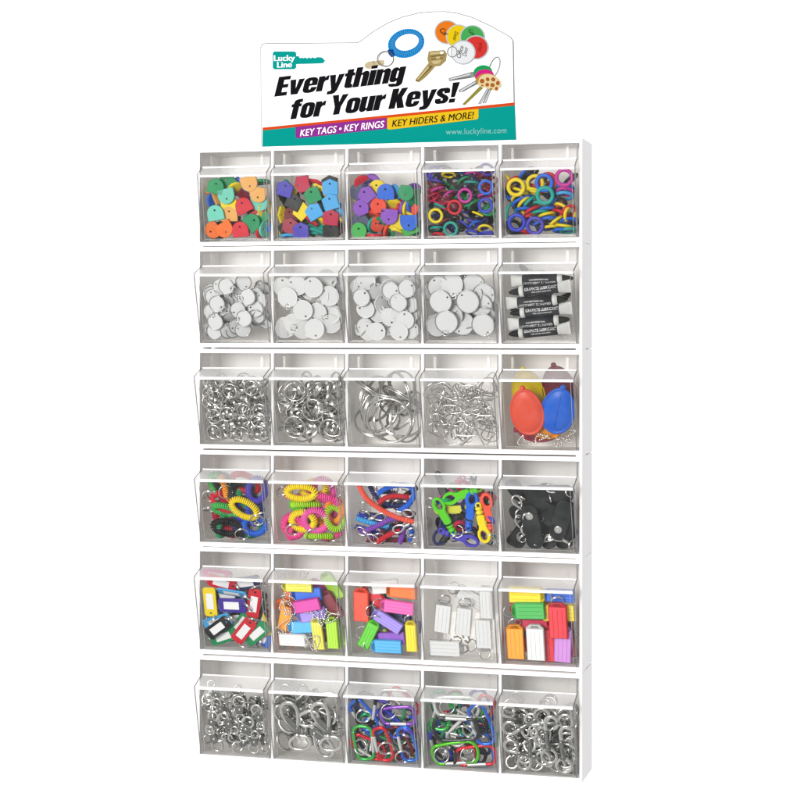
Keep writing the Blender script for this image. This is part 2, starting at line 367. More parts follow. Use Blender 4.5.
def k_pouch(color, chain=True, slit=False, sd=0):
    root = empty('oval_pouch')
    def shell():
        v = []; f = []; n = 44; prof = [(0.0, 3.4), (.45, 3.3), (.80, 3.0), (.85, 1.3), (.885, 1.3), (.91, 2.7), (.955, 2.4), (.99, 1.1), (1, -.3), (.97, -2.2), (.8, -4.5), (.4, -6), (0, -6.4)]
        for s, z in prof:
            if s == 0: v.append((0, 0, z)); continue
            for k in range(n):
                w = 2*PI*k/n; v.append((27*s*math.cos(w)*(1-.06*math.sin(w)), 38*s*math.sin(w), z))
        for k in range(n): f.append((0, 1+k, 1+(k+1) % n))
        for j in range(len(prof)-3):
            a = 1+j*n
            for k in range(n): f.append((a+k, a+n+k, a+n+(k+1) % n, a+(k+1) % n))
        a = 1+(len(prof)-3)*n; L = len(v)-1
        for k in range(n): f.append((L, a+(k+1) % n, a+k))
        return mesh('shell', v, f)
    ob('shell', cached('pouch', shell), cm(color), root)
    ob('tab', cached('ptab', lambda: mesh('tab', *sphere((0, 39, 0), 4.5, 12, 8))), cm(color), root)
    if slit: ob('slit', cached('pslit', lambda: mesh('slit', *sweep([(0, y, 3.6-abs(y)*.02) for y in (-26, -10, 8, 27)], .7, n=6))), cm(color), root)
    if chain:
        bead_chain(root, (-12, -46, 3), sd, 11, 60); bead_chain(root, (8, -47, 3), sd+1, 9, 40)
    return root
def helix(path, rt, pitch, closed):
    P = [Vector(p) for p in path]; N = len(P); L = [0]
    for i in range(N if closed else N-1): L.append(L[-1]+(P[(i+1) % N]-P[i]).length)
    turns = int(L[-1]/pitch); M = turns*9; out = []; j = 0
    for m in range(M if closed else M+1):
        s = L[-1]*m/M
        while j < len(L)-2 and L[j+1] < s: j += 1
        a, b = P[j % N], P[(j+1) % N]; u = (s-L[j])/max(1e-6, L[j+1]-L[j]); c = a.lerp(b, u)
        t = (b-a).normalized(); t0 = (P[(j+1) % N]-P[(j-1) % N if closed or j else 0]).normalized(); t1 = (P[(j+2) % N if closed or j < N-2 else N-1]-a).normalized()
        t = t0.lerp(t1, u).normalized(); z = Vector((0, 0, 1)); nn = (z-t*z.dot(t)).normalized(); bb = t.cross(nn)
        w = 2*PI*turns*m/M; out.append(c+nn*(rt*math.cos(w))+bb*(rt*math.sin(w)))
    return out
def k_coil(rx, ry, rt, color, ringat=None, ringr=11):
    root = empty('wrist_coil'); pitch = 3.15
    ob('coil', cached(('coil', round(rx), round(ry)), lambda: mesh('coil', *sweep(helix(ring3(rx-rt, ry-rt, 60), rt-1.3, pitch, True), 1.45, True, 6))), cmb(color), root)
    if ringat is not None: split_ring(ringr, root, .8, ((rx-rt)*math.cos(ringat)+5*math.cos(ringat), (ry-rt)*math.sin(ringat)+6*math.sin(ringat), rt*.7), rot=(.35, .3, 0))
    return root
def catmull(p, n=8):
    p = [Vector(q) for q in p]; out = []
    for i in range(len(p)-1):
        a, b, c, d = p[max(i-1, 0)], p[i], p[i+1], p[min(i+2, len(p)-1)]
        for k in range(n):
            t = k/n; out.append(.5*((2*b)+(c-a)*t+(2*a-5*b+4*c-d)*t*t+(3*b-a-3*c+d)*t**3))
    return out+[p[-1]]
def trigger_parts(root, loc, ang, s=1.0):
    """small steel trigger snap: pear loop, barrel, swivel eye"""
    def loop(): return mesh('snap_loop', *sweep([(5.2*math.sin(t)*(1-.32*math.cos(t)), 9*(1-math.cos(t))/1, 0) for t in [2*PI*i/30 for i in range(30)]], 1.5, True, 7, .8))
    part = empty('trigger_snap'); part.parent = root; part.location = [q*MM for q in loc]; part.rotation_euler = (0, 0, ang); part.scale = (s, s, s)
    ob('snap_loop', cached('tloop', loop), M_STEEL, part)
    ob('snap_barrel', cached('tbar', lambda: MB().add(lathe([(1.2, -9), (2.3, -8), (2.6, -2), (1.6, 1)], 10), M=Matrix.Rotation(PI/2, 3, 'Z')).mesh('snap_barrel')), M_STEEL, part)
def k_snap(color, ring=True):
    """moulded plastic snap hook, 64 mm, loop at the top, swivel at the bottom"""
    root = empty('snap_hook')
    def body():
        out = [(-3.5, -17), (3.5, -17), (6.5, -14), (6.5, -2), (5.5, 2), (7, 8)] + ell(10.5, 14, 22, -.55, PI+.25, (0, 17)) + [(-8.5, 9), (-6.5, 2), (-6.5, -14)]
        hole = ell(5.2, 8.5, 20, c=(0.6, 18))
        v, f = flatfill([out, hole], 6.5, 1.6, 2); mb = MB().add((v, f))
        mb.add(box(-7.4, -6.2, -6, 1, -1.6, 1.6)); return mb.mesh('hook_body', False)
    def sw():
        mb = MB()
        mb.add(lathe([(5.2, -18.5), (6.2, -19.2), (6.2, -22), (4.6, -23), (4.6, -25), (6, -26), (6, -28.5), (3, -30)], 16), M=Matrix.Rotation(PI/2, 3, 'Z'))
        mb.add(sweep([(4*math.cos(t), -32+4*math.sin(t), 0) for t in [2*PI*i/16 for i in range(16)]], 1.6, True, 6)); return mb.mesh('swivel')
    ob('hook_body', cached('snapb', body), cmb(color), root)
    ob('swivel', cached('snaps', sw), cmb(color), root)
    if ring: split_ring(9.5, root, .8, (0, -42, 0), rot=(.9, 0, .3))
    return root
def k_strap(wd, ln, color, snap=True):
    root = empty('leather_strap')
    def body():
        v, f = flatfill([rrect(wd, ln, wd*.42)], 3.2, .8, 1); return mesh('leather', v, f, False)
    ob('leather', cached(('strap', wd, ln), body), M_LEATHER, root)
    if snap:
        def btn(): return MB().add(lathe([(4.3, 0), (6.2, .2), (6.2, 1.2), (5.2, 2.0), (4.2, 1.6), (.1, 1.9)], 24), M=Matrix.Rotation(-PI/2, 3, 'Y')).mesh('snap_button')
        o = ob('snap_button', cached('btn', btn), M_STEEL, root); o.location = (0, (ln/2-17)*MM, 1.6*MM)
    return root
def k_trigger(s, color):
    root = empty('trigger_snap'); trigger_parts(root, (0, -6, 0), 0, s); split_ring(8, root, .8, (0, -20*s, 0), rot=(.7, .2, 0)); return root
def k_window(wd, ln, color):
    root = empty('window_tag')
    def body():
        v, f = flatfill([rrect(wd, ln, 5), ell(1.9, 1.9, 12, c=(0, ln/2-6))], 3, .8, 1); return mesh('holder', v, f, False)
    ob('holder', cached(('wt', wd, ln), body), cm(color), root)
    ob('paper_window', cached(('ww', wd, ln), lambda: mesh('paper_window', *box(-wd*.27, wd*.27, -ln*.30, ln*.24, 1.5, 1.72), smooth=False)), M_BPAPER, root)
    split_ring(9, root, .75, (1, ln/2+1.5, 0), rot=(1.0, .2, .5))
    return root
def k_label(wd, ln, color, chain=0, ring=True, lines=True, clearpaper=False, top='flat'):
    """key tag: bevelled body with hole end, label insert printed with ruled lines"""
    root = empty('label_tag')
    def body():
        b = ln/2
        o = [(-wd/2, -b), (wd/2, -b), (wd/2, b), (wd*.28, b+6), (-wd*.28, b+6), (-wd/2, b)]
        v, f = flatfill([o, [(-wd*.2, b+1.2), (wd*.2, b+1.2), (wd*.14, b+4), (-wd*.14, b+4)]], 6, 1.1, 1); return mesh('holder', v, f, False)
    ob('holder', cached(('lt', wd, ln), body), cm(color) if not clearpaper else M_SMOKE, root)
    ob('insert', cached(('li', wd, ln), lambda: mesh('insert', *box(-wd/2+1.6, wd/2-1.6, -ln/2+1.4, ln/2-1, 3.0, 3.35), smooth=False)), M_BPAPER if clearpaper else plastic(color+' insert', tuple(min(1, .05+c*1.02) for c in lin(HEX[color])[:3])+(1,), rough=.3, coat=.5), root)
    if lines:
        def ln_(): 
            mb = MB()
            for k in (-.25, 0, .25): mb.add(box(wd*k-.3, wd*k+.3, -ln/2+3, ln/2-5, 3.36, 3.46))
            return mb.mesh('ruled_lines', False)
        ob('ruled_lines', cached(('ll', wd, ln), ln_), plastic('ruled '+color, tuple(c*.62 for c in lin(HEX[color])[:3])+(1,)) if not clearpaper else plastic('ruled grey', (.42, .42, .42, 1)), root)
    if chain: bead_chain(root, (0, ln/2+12, 4), chain, 15, 150)
    elif ring: split_ring(9.5, root, .75, (0, ln/2+9, 1), rot=(.5, .3, 0))
    return root
def k_bolt(s, color):
    """small pressed-steel clip: hook loop, riveted plate, eye ring"""
    root = empty('steel_clip')
    def loop():
        pts = [(9.2*math.cos(t), 9.2*math.sin(t)+9, 0) for t in [(-PI/2+.28)+(2*PI-.56)*i/26 for i in range(27)]]
        return mesh('hook_loop', *sweep(pts, 2.0, n=7, flat=.75))
    def plate():
        v, f = flatfill([[(-5.6, 4), (-7, -3), (-5, -12), (0, -14), (5, -12), (7, -3), (5.6, 4)]], 2.8, .6, 1); return mesh('plate', v, f, False)
    a = [ob('hook_loop', cached('bl', loop), M_STEEL, root), ob('plate', cached('bp', plate), M_DSTEEL, root),
         ob('rivet', cached('br', lambda: mesh('rivet', *sphere((0, -4, 1.2), 2.2, 10, 6, .5))), M_STEEL, root),
         ob('eye_ring', cached('be', lambda: mesh('eye_ring', *sweep([(x, y-19, z) for x, y, z in ring3(6.8, 6.8, 24)], 1.9, True, 7, .8))), M_STEEL, root)]
    for o in a: o.scale = (s,)*3
    return root
def k_hook(s, color):
    root = empty('snap_hook')
    def loop():
        pts = [(11.2*math.sin(t)*(1-.46*math.cos(t)), 17-22*math.cos(t), 0) for t in [.35+(2*PI-.5)*i/36 for i in range(37)]]
        return mesh('hook_loop', *sweep(pts, 3.1, n=8, flat=.7))
    def gate():
        v, f = flatfill([[(-6, -10), (6, -10), (9.5, -3), (5, 3), (-4, 18), (-9, 22), (-10, 8)]], 4, .9, 1); return mesh('gate', v, f, False)
    a = [ob('hook_loop', cached('hl', loop), M_STEEL, root), ob('gate', cached('hg', gate), M_DSTEEL, root),
         ob('swivel', cached('hs', lambda: MB().add(lathe([(3, -10.5), (4.4, -11), (4.4, -16), (2.6, -18)], 14), M=Matrix.Rotation(PI/2, 3, 'Z')).mesh('swivel')), M_STEEL, root),
         ob('eye_ring', cached('he', lambda: mesh('eye_ring', *sweep([(x, y-26, z) for x, y, z in ring3(16.5, 11, 32)], 2.6, True, 8, .8))), M_STEEL, root)]
    for o in a: o.scale = (s,)*3
    return root
def k_biner(wd, ln, color, ring=None):
    """carabiner, long axis y, gate on the -x side"""
    root = empty('carabiner'); key = (wd, ln)
    def D():
        x, y = wd/2, ln/2; p = [(-x, -y*.42), (-x, -y*.62)] + ell(x*.9, y*.36, 8, PI, 1.5*PI, (-x*.1, -y*.64)) + ell(x*.85, y*.4, 8, -PI/2, 0, (x*.15, -y*.6)) \
            + [(x*.9, y*.2)] + ell(x*.62, y*.30, 8, 0, PI/2, (x*.12, y*.7)) + ell(x*1.05, y*.28, 8, PI/2, PI, (x*.05, y*.72)) + [(-x, y*.5)]
        return [(a, b, 0) for a, b in p]
    def tube(): return mesh('body', *sweep(catmull(D(), 3), 2.9, n=8))
    ob('body', cached(('bn',)+key, tube), plastic(color+' anodised', lin(HEX[color], .9), rough=.22, metal=.55, coat=.4), root)
    ob('gate', cached(('bg',)+key, lambda: mesh('gate', *sweep([(-wd/2, -ln*.215, 0), (-wd/2, -ln*.2, 0), (-wd/2, ln*.24, 0), (-wd/2, ln*.255, 0)], 3.0, n=8))), cm('white') if color == 'white' else plastic('satin aluminium', (.62, .62, .61, 1), rough=.35, metal=.7), root)
    if ring: split_ring(11.5, root, .95, (ring[0], ring[1], 3), rot=(.3, .25, 0))
    return root
def k_swivel(s, color):
    root = empty('swivel_hook')
    def hook():
        p = [(0, 4, 0), (0, 17, 0)] + [(8+8.2*math.cos(t), 23+8.6*math.sin(t), 0) for t in [PI*1.05-(PI*1.5)*i/16 for i in range(17)]]
        return mesh('hook', *sweep(p, 2.0, n=8, flat=.8, rfun=lambda u: 2.9-.8*u))
    a = [ob('hook', cached('sh', hook), M_STEEL, root),
         ob('barrel', cached('sb', lambda: MB().add(lathe([(3.2, -14), (4, -13.5), (4, -9), (3.2, -8), (3.2, 7), (4, 8), (4, 12), (2.6, 13)], 12), M=Matrix.Rotation(PI/2, 3, 'Z')).mesh('barrel')), M_DSTEEL, root),
         ob('gate', cached('sg', lambda: mesh('gate', *sweep([(1, 11, 0), (7, 14, 0), (13, 19, 0)], 1.5, n=6))), M_STEEL, root),
         ob('eye_ring', cached('se', lambda: mesh('eye_ring', *sweep([(x, y-22.5, z) for x, y, z in ring3(9.6, 9.6, 26)], 2.3, True, 7, .8))), M_STEEL, root)]
    for o in a: o.scale = (s,)*3
    return root

# ---------------------------------------------------------------- placing and labelling the contents
KPX = 0.1565                                             # mm per tenth of a photo pixel at the bins
USED = {}
def place(o, b, pos, ang, tilt=0, tiltz=0, front=0):
    R = b.B @ Matrix.Rotation(math.radians(ang), 3, 'Z') @ Matrix.Rotation(math.radians(tilt), 3, 'X') @ Matrix.Rotation(math.radians(tiltz), 3, 'Y')
    o.matrix_basis = Matrix.Translation(pos*MM) @ R.to_4x4(); fit(o, b, front)
NPV = {}
def verts_of(o, M):
    out = []
    if o.type == 'MESH':
        k = o.data.name
        if k not in NPV:
            a = np.empty(len(o.data.vertices)*3); o.data.vertices.foreach_get('co', a); NPV[k] = a.reshape(-1, 3)[::max(1, len(a)//1800)]
        m = np.array(M); out.append(NPV[k] @ m[:3, :3].T + m[:3, 3])
    for ch in o.children: out += verts_of(ch, M @ ch.matrix_basis)
    return out
def fit(o, b, front=0):
    """keep a thing inside its bin: behind the front panel, under the shelf, between the walls, above the floor"""
    zt, zb = ZT[b.r]-GAP[b.r], ZT[b.r+1]; N = np.array(b.N); P0 = np.array(b.Pb)-N*(2.9+front)
    F1 = np.array((0, b.Pt.y, b.Pt.z+1)); S1 = np.array((0, 2.4, zt-33.5)); sn = np.array((0, -(S1[2]-F1[2]), S1[1]-F1[1])); sn = sn/np.linalg.norm(sn)
    V = np.concatenate(verts_of(o, o.matrix_basis))*1000; mv = np.zeros(3); C = np.array(CAM)*1000
    for it in range(8):
        Q = V+mv; c = Q.mean(0); moved = False
        f = ((Q-P0) @ N).max()
        if f > .02: mv = mv-N*(f+.05); moved = True; Q = V+mv
        up = ((Q-F1) @ sn)[Q[:, 1] < 2.4]; up = up.max() if len(up) else -1
        if up > .05:
            if it < 4:                                    # first slide back along the line of sight, then down
                d = (c-C)/np.linalg.norm(c-C); mv = mv+d*min(14, up/max(.2, -(d @ sn)))
            else: mv = mv-np.array(b.V)*(up+.3)
            moved = True; Q = V+mv
        hi = Q[:, 2].max()-(zt-10)
        if hi > 0: mv[2] -= hi; moved = True
        lo = (zb+10.6)-Q[:, 2].min()
        if lo > 0: mv[2] += lo; moved = True
        bk = Q[:, 1].max()-61
        if bk > 0 and it > 2: mv[1] -= bk; moved = True
        a0, a1 = b.x0+2.3-Q[:, 0].min(), Q[:, 0].max()-(b.x1-2.3)
        if a0 > 0 and a1 > 0: mv[0] += (a0-a1)/2
        elif a0 > 0: mv[0] += a0; moved = True
        elif a1 > 0: mv[0] -= a1; moved = True
        if not moved: break
    o.matrix_basis = Matrix.Translation(Vector(mv)*MM) @ o.matrix_basis
HORIZ = ['far left', 'left', 'centre', 'right', 'far right']; VERT = ['top', 'upper', 'middle', 'lower', 'bottom']
def zone(cx, cy):
    h = HORIZ[min(4, max(0, int((cx-70)/132)))]; v = VERT[min(4, max(0, int((cy-90)/132)))]
    return f'{v} {h}'
def label_all(r, c, items, noun, binname, group, cat):
    """items: (object, colour, cx, cy): every label singles out one by colour, then place in its bin, then neighbour"""
    seen = {}
    for o, colr, cx, cy in items: seen.setdefault((colr, zone(cx, cy)), []).append((o, colr, cx, cy))
    taken = set()
    for o, colr, cx, cy in items:
        base = f'{colr} {noun}'.strip(); z = zone(cx, cy); lab = f'{base} at {z} of the {binname}'
        if len(seen[(colr, z)]) > 1:
            near = sorted(((q[2]-cx)**2+(q[3]-cy)**2, k) for k, q in enumerate(items) if q[0] is not o)
            for _, k in near:
                q = items[k]; dx, dy = q[2]-cx, q[3]-cy
                rel = ('left of' if dx > 0 else 'right of') if abs(dx) > abs(dy) else ('above' if dy > 0 else 'below')
                l2 = f'{base} {rel} {q[1]} one, {z} in {binname}' if q[1] else f'{base} {rel} its nearest twin, {z} in {binname}'
                if l2 not in taken: lab = l2; break
        taken.add(lab); tag(o, lab, cat, group)
def run(r, c, what, binname, noun, cat, group, origin, front, fillers):
    b = build_bin(r, c, what); items = []
    for it in front:
        fn, colr, cx, cy, ang, d = it[:6]; tilt = it[6] if len(it) > 6 else 0; tz = it[7] if len(it) > 7 else 0
        if r == 1 and c < 4 and d >= 5: d += 3
        o = fn(colr); place(o, b, b.at(origin[0]+cx/10, origin[1]+cy/10, d), ang, tilt, tz, 2.5 if d >= 8 else 0); items.append((o, it[8] if len(it) > 8 else colr, cx, cy))
    label_all(r, c, items, noun, binname, group, cat)
    q = random.Random(r*10+c)
    for fn, cols, n, t0, t1, d0, d1, tl0, tl1, mg, fnoun, fcat in fillers:
        for i in range(n):
            colr = cols[i % len(cols)] if cols else ''
            o = fn(colr, i); d = d0+(d1-d0)*((i+q.random())/n)
            gx = (i*0.618034+q.random()*.12) % 1; s = mg+(b.w-2*mg)*gx; t = t0+(t1-t0)*((i*.7548776662+q.random()*.1) % 1)
            place(o, b, b.st(s, t, d), q.uniform(-50, 50) if tl0 > 40 else q.uniform(0, 360), q.choice((-1, 1))*q.uniform(tl0, tl1), q.uniform(-15, 15), 5)
            tag(o, f'{colr} {fnoun} half buried in the heap of the {binname}'.strip(), fcat, f'{colr} {fnoun}s buried in the {binname}'.strip())
    return b
def L(f, *a, **k): return lambda colr, *i: f(*a, colr, **k)

# ---- row 1
D_, H_, R_ = L(k_cap, 'domed'), L(k_cap, 'house'), L(k_cap, 'round')
A, Bk, Cc = 3.5, 9, 14
run(0, 0, 'domed key caps', 'domed key cap bin', 'domed key cap', 'key cap', 'domed key caps', (198, 168), [
 (D_, 'green', 180, 185, -15, A), (D_, 'tan', 515, 155, 195, A), (D_, 'tan', 605, 265, 170, A+1), (D_, 'mint', 285, 280, 190, A), (D_, 'mint', 175, 450, 10, A),
 (D_, 'red', 455, 375, 25, A), (D_, 'green', 545, 540, -50, A+2), (D_, 'orange', 150, 620, 125, A+4), (D_, 'orange', 270, 615, -150, A), (D_, 'red', 425, 615, 5, A),
 (D_, 'yellow', 375, 205, 30, Bk+4, 52), (D_, 'yellow', 310, 350, 5, Bk), (D_, 'tan', 315, 460, 0, Bk), (D_, 'mint', 620, 350, 190, Bk), (D_, 'blue', 155, 325, 90, Bk+6, 60),
 (D_, 'green', 290, 140, 40, Cc), (D_, 'blue', 430, 165, -60, Cc+4, 60), (D_, 'green', 640, 140, 5, Cc+3, 72), (D_, 'red', 580, 400, 20, Cc), (D_, 'yellow', 685, 410, 80, Cc+3, 50),
 (D_, 'green', 625, 480, 30, Cc), (D_, 'red', 625, 640, 82, Bk+4, 74), (D_, 'mint', 665, 610, 85, Bk+6, 68)],
 [(lambda k, i: k_cap('domed', k), ['black', 'maroon', 'green', 'white', 'blue', 'tan'], 32, 8, 88, 17, 34, 20, 70, 9, 'domed key cap', 'key cap')])
run(0, 1, 'house-shaped key caps', 'house-shaped key cap bin', 'house-shaped key cap', 'key cap', 'house-shaped key caps', (270, 168), [
 (H_, 'violet', 152, 205, -18, A), (H_, 'crimson', 320, 162, 100, A+2), (H_, 'green', 425, 265, 22, A), (H_, 'sky blue', 603, 185, 0, A+1), (H_, 'sky blue', 605, 335, 15, A),
 (H_, 'sky blue', 437, 430, 28, A), (H_, 'violet', 310, 620, 2, A), (H_, 'crimson', 610, 490, -6, A), (H_, 'charcoal', 240, 335, -28, A+3), (H_, 'brown red', 205, 575, -14, Bk),
 (H_, 'yellow', 310, 425, 45, Bk), (H_, 'black', 610, 620, 0, Bk), (H_, 'yellow', 130, 465, 88, Bk+4, 62), (H_, 'red', 405, 535, -35, Bk+4, 62), (H_, 'teal', 455, 635, -15, Bk+5, 66),
 (H_, 'yellow', 520, 535, -40, Bk+6, 62), (H_, 'sky blue', 190, 680, 3, Bk+6, 72), (H_, 'black', 600, 150, 5, Bk), (H_, 'red', 470, 160, -20, Cc+2, 55), (H_, 'yellow', 475, 215, 10, Cc), (H_, 'maroon', 215, 465, 30, Cc+2), (H_, 'charcoal', 130, 600, 20, Cc+2), (H_, 'sky blue', 680, 410, 10, Cc)],
 [(lambda k, i: k_cap('house', k), ['black', 'maroon', 'charcoal', 'yellow', 'teal'], 30, 8, 82, 17, 34, 20, 70, 9, 'house-shaped key cap', 'key cap')])
run(0, 2, 'mixed key caps', 'mixed key cap bin', 'key cap', 'key cap', 'mixed key caps', (344, 168), [
 (H_, 'purple', 222, 262, 38, A), (D_, 'blue', 418, 240, 0, A), (R_, 'green', 620, 245, 175, A), (R_, 'purple', 172, 400, 20, A), (R_, 'vermilion', 345, 378, 10, A), (D_, 'purple', 452, 485, 172, A),
 (D_, 'blue', 650, 545, 180, A), (R_, 'grass green', 150, 632, 0, A), (R_, 'purple', 230, 410, -10, Bk, 35), (R_, 'sky blue', 520, 240, -70, Bk+4, 50), (D_, 'yellow', 335, 200, 15, Bk+2),
 (R_, 'yellow', 505, 370, -12, Bk+2, 40), (R_, 'vermilion', 500, 375, 10, Bk+8), (D_, 'vermilion', 300, 470, -20, Bk+5, 60), (D_, 'slate', 160, 530, 30, Bk), (D_, 'teal', 290, 570, 70, Bk+3, 62), (R_, 'coral', 335, 560, 55, Bk+5, 30),
 (D_, 'green', 385, 545, -25, Bk+5, 55), (D_, 'yellow', 545, 540, 10, Bk), (D_, 'red', 185, 145, 30, Bk+5, 35), (D_, 'purple', 275, 140, 0, Cc), (D_, 'navy', 265, 190, 10, Cc), (D_, 'slate', 140, 235, 60, Cc),
 (D_, 'red', 570, 395, 82, Bk+4, 72), (D_, 'purple', 600, 400, 80, Bk+6, 74), (D_, 'yellow', 630, 405, 80, Bk+4, 72), (D_, 'blue', 672, 365, 88, Bk+6, 72), (D_, 'red', 290, 685, 2, A+3, 78), (D_, 'vermilion', 437, 630, 66, Bk+2, 75), (D_, 'grass green', 690, 640, 20, Bk), (D_, 'yellow', 520, 622, -22, Bk+4, 76), (D_, 'vermilion', 705, 430, 60, Cc), (D_, 'green', 705, 300, 85, Cc, 50)],
 [(lambda k, i: k_cap('round' if i % 2 else 'domed', k), ['black', 'navy', 'maroon', 'yellow', 'green', 'purple'], 30, 8, 74, 18, 34, 20, 70, 9, 'key cap', 'key cap')])
N4, N5 = L(k_rubber, 12.3, 4.6), L(k_rubber, 15, 6.2)
run(0, 3, 'small dark rubber key rings', 'small rubber ring bin', 'small rubber ring', 'rubber ring', 'small rubber key rings', (420, 165), [
 (N4, 'magenta', 450, 305, 0, A), (N4, 'red', 345, 422, 0, A), (N4, 'yellow', 157, 507, 0, A), (N4, 'teal', 307, 652, 0, A), (N4, 'blue', 660, 222, 0, A), (N4, 'deep blue', 655, 405, 0, A), (N4, 'yellow', 648, 645, 0, 8, 48),
 (N4, 'yellow', 580, 500, -24, 9, 76), (N4, 'charcoal', 180, 112, 55, 9, 60), (N4, 'yellow', 285, 98, 0, 12, 62), (N4, 'magenta', 175, 250, 18, 10, 74), (N4, 'magenta', 290, 300, 35, 12, 72), (N4, 'teal', 200, 425, -25, 10, 68),
 (N4, 'magenta', 520, 90, 5, 12, 70), (N4, 'teal', 510, 180, -3, 10, 76), (N4, 'green', 440, 155, 30, 12, 70), (N4, 'magenta', 640, 310, 8, 10, 72), (N4, 'deep blue', 430, 600, -35, 9, 66), (N4, 'blue', 550, 600, 28, 9, 66), (N4, 'deep blue', 520, 690, -10, 9, 62), (N4, 'red', 185, 705, -3, 9, 70), (N4, 'teal', 165, 640, 5, 9, 70), (N4, 'maroon', 250, 575, 28, 10, 70), (N4, 'deep blue', 660, 710, 3, 9, 68)],
 [(lambda k, i: k_rubber(12.3, 4.6, k), ['black', 'navy', 'maroon', 'green', 'black', 'violet', 'charcoal', 'crimson'], 100, 8, 104, 11, 34, 45, 80, 9, 'small rubber ring', 'rubber ring')])
run(0, 4, 'bright rubber key rings', 'large rubber ring bin', 'large rubber ring', 'rubber ring', 'large rubber key rings', (500, 162), [
 (N5, 'yellow', 160, 252, 0, A), (N5, 'blue', 442, 208, 0, A+1), (N5, 'magenta', 643, 155, 0, A), (N5, 'teal', 450, 332, 0, A), (N5, 'deep blue', 167, 605, 0, A), (N5, 'violet', 350, 637, 0, A+1), (N5, 'yellow', 350, 215, 0, 9), (N5, 'red', 480, 195, 0, 10), (N5, 'yellow', 695, 522, 78, 9, 58),
 (N5, 'blue', 643, 265, 0, 9, 55), (N5, 'magenta', 643, 300, 0, 11, 58), (N5, 'sky blue', 643, 340, 0, 13, 58), (N5, 'yellow', 190, 360, 25, 9, 60), (N5, 'blue', 195, 405, 27, 10, 68), (N5, 'yellow', 245, 408, 42, 11, 72), (N5, 'teal', 305, 405, 42, 12, 72), (N5, 'teal', 410, 430, -12, 11, 68), (N5, 'yellow', 330, 300, -10, 12, 62),
 (N5, 'blue', 240, 485, 5, 11, 70), (N5, 'red', 320, 490, 28, 12, 74), (N5, 'blue', 470, 478, 6, 12, 72), (N5, 'teal', 400, 512, 6, 11, 72), (N5, 'yellow', 465, 535, 14, 11, 74), (N5, 'red', 600, 515, -22, 11, 70), (N5, 'blue', 490, 578, 5, 12, 70), (N5, 'yellow', 560, 595, 36, 9, 80), (N5, 'yellow', 500, 660, 6, 9, 76), (N5, 'yellow', 630, 645, -8, 9, 80), (N5, 'blue', 610, 690, 3, 10, 74), (N5, 'teal', 700, 690, 5, 12, 70), (N5, 'red', 210, 705, -8, 10, 72), (N5, 'blue', 260, 115, 40, 11, 70), (N5, 'charcoal', 300, 120, 35, 12, 70), (N5, 'teal', 105, 500, 80, 11, 66)],
 [(lambda k, i: k_rubber(15, 6.2, k), ['black', 'charcoal', 'blue', 'red', 'navy', 'yellow'], 42, 10, 86, 15, 34, 50, 80, 9, 'large rubber ring', 'rubber ring')])
# ---- row 2
def T(rad, rim, loop=False): return lambda colr, *i: k_disc(rad, rim, colr, loop)
t1, t1l = T(13, True), T(13, True, True)
run(1, 0, 'small metal-rimmed round tags', 'small round tag bin', 'dark-rimmed round white tag', 'key tag', 'small round tags', (198, 266), [
 (t1l, 'wire-looped', 282, 205, -110, 3), (t1l, 'wire-looped', 495, 310, 100, 3), (t1l, 'wire-looped', 190, 380, -130, 3), (t1l, 'wire-looped', 460, 525, 90, 3), (t1l, 'wire-looped', 172, 560, 20, 3),
 (t1, '', 225, 205, 60, 6), (t1, '', 575, 430, 70, 6), (t1, '', 150, 310, 20, 6), (t1, '', 625, 345, 0, 8), (t1, '', 400, 440, 120, 8), (t1, '', 130, 460, 200, 8), (t1, '', 165, 655, 0, 6), (t1, '', 585, 505, 0, 9, 20), (t1, '', 450, 640, 60, 8, 25), (t1, '', 300, 645, 0, 9, 0, 40), (t1, '', 580, 300, 45, 11), (t1, '', 455, 160, 210, 12), (t1, '', 350, 640, 0, 11, 0, 50)],
 [(lambda k, i: k_disc(13, True, k), [''], 40, 14, 84, 14, 34, 5, 48, 9, 'dark-rimmed round tag', 'key tag')])
t2, t2l = T(15.6, False), T(15.6, False, True)
run(1, 1, 'plain-rimmed round tags', 'plain-rimmed tag bin', 'plain white round tag', 'key tag', 'plain-rimmed round tags', (270, 266), [
 (t2l, 'wire-looped', 175, 315, 180, 3), (t2, '', 430, 215, 20, 3), (t2, '', 270, 195, 60, 5), (t2l, 'wire-looped', 570, 130, -120, 4), (t2, '', 592, 300, 40, 5), (t2, '', 330, 440, 200, 4), (t2, '', 470, 470, 140, 7), (t2l, 'wire-looped', 320, 645, 70, 3, 20), (t2, '', 445, 630, 190, 4, 10), (t2, '', 235, 575, 160, 7), (t2l, 'wire-looped', 600, 585, 30, 5, 15), (t2, '', 120, 625, 0, 8, 0, 30), (t2, '', 130, 210, 0, 8)],
 [(lambda k, i: k_disc(15.6, False, k, i % 2 == 0), [''], 32, 16, 92, 12, 34, 5, 42, 9, 'plain round tag', 'key tag')])
t3 = T(14, True)
t3b = T(14, False)
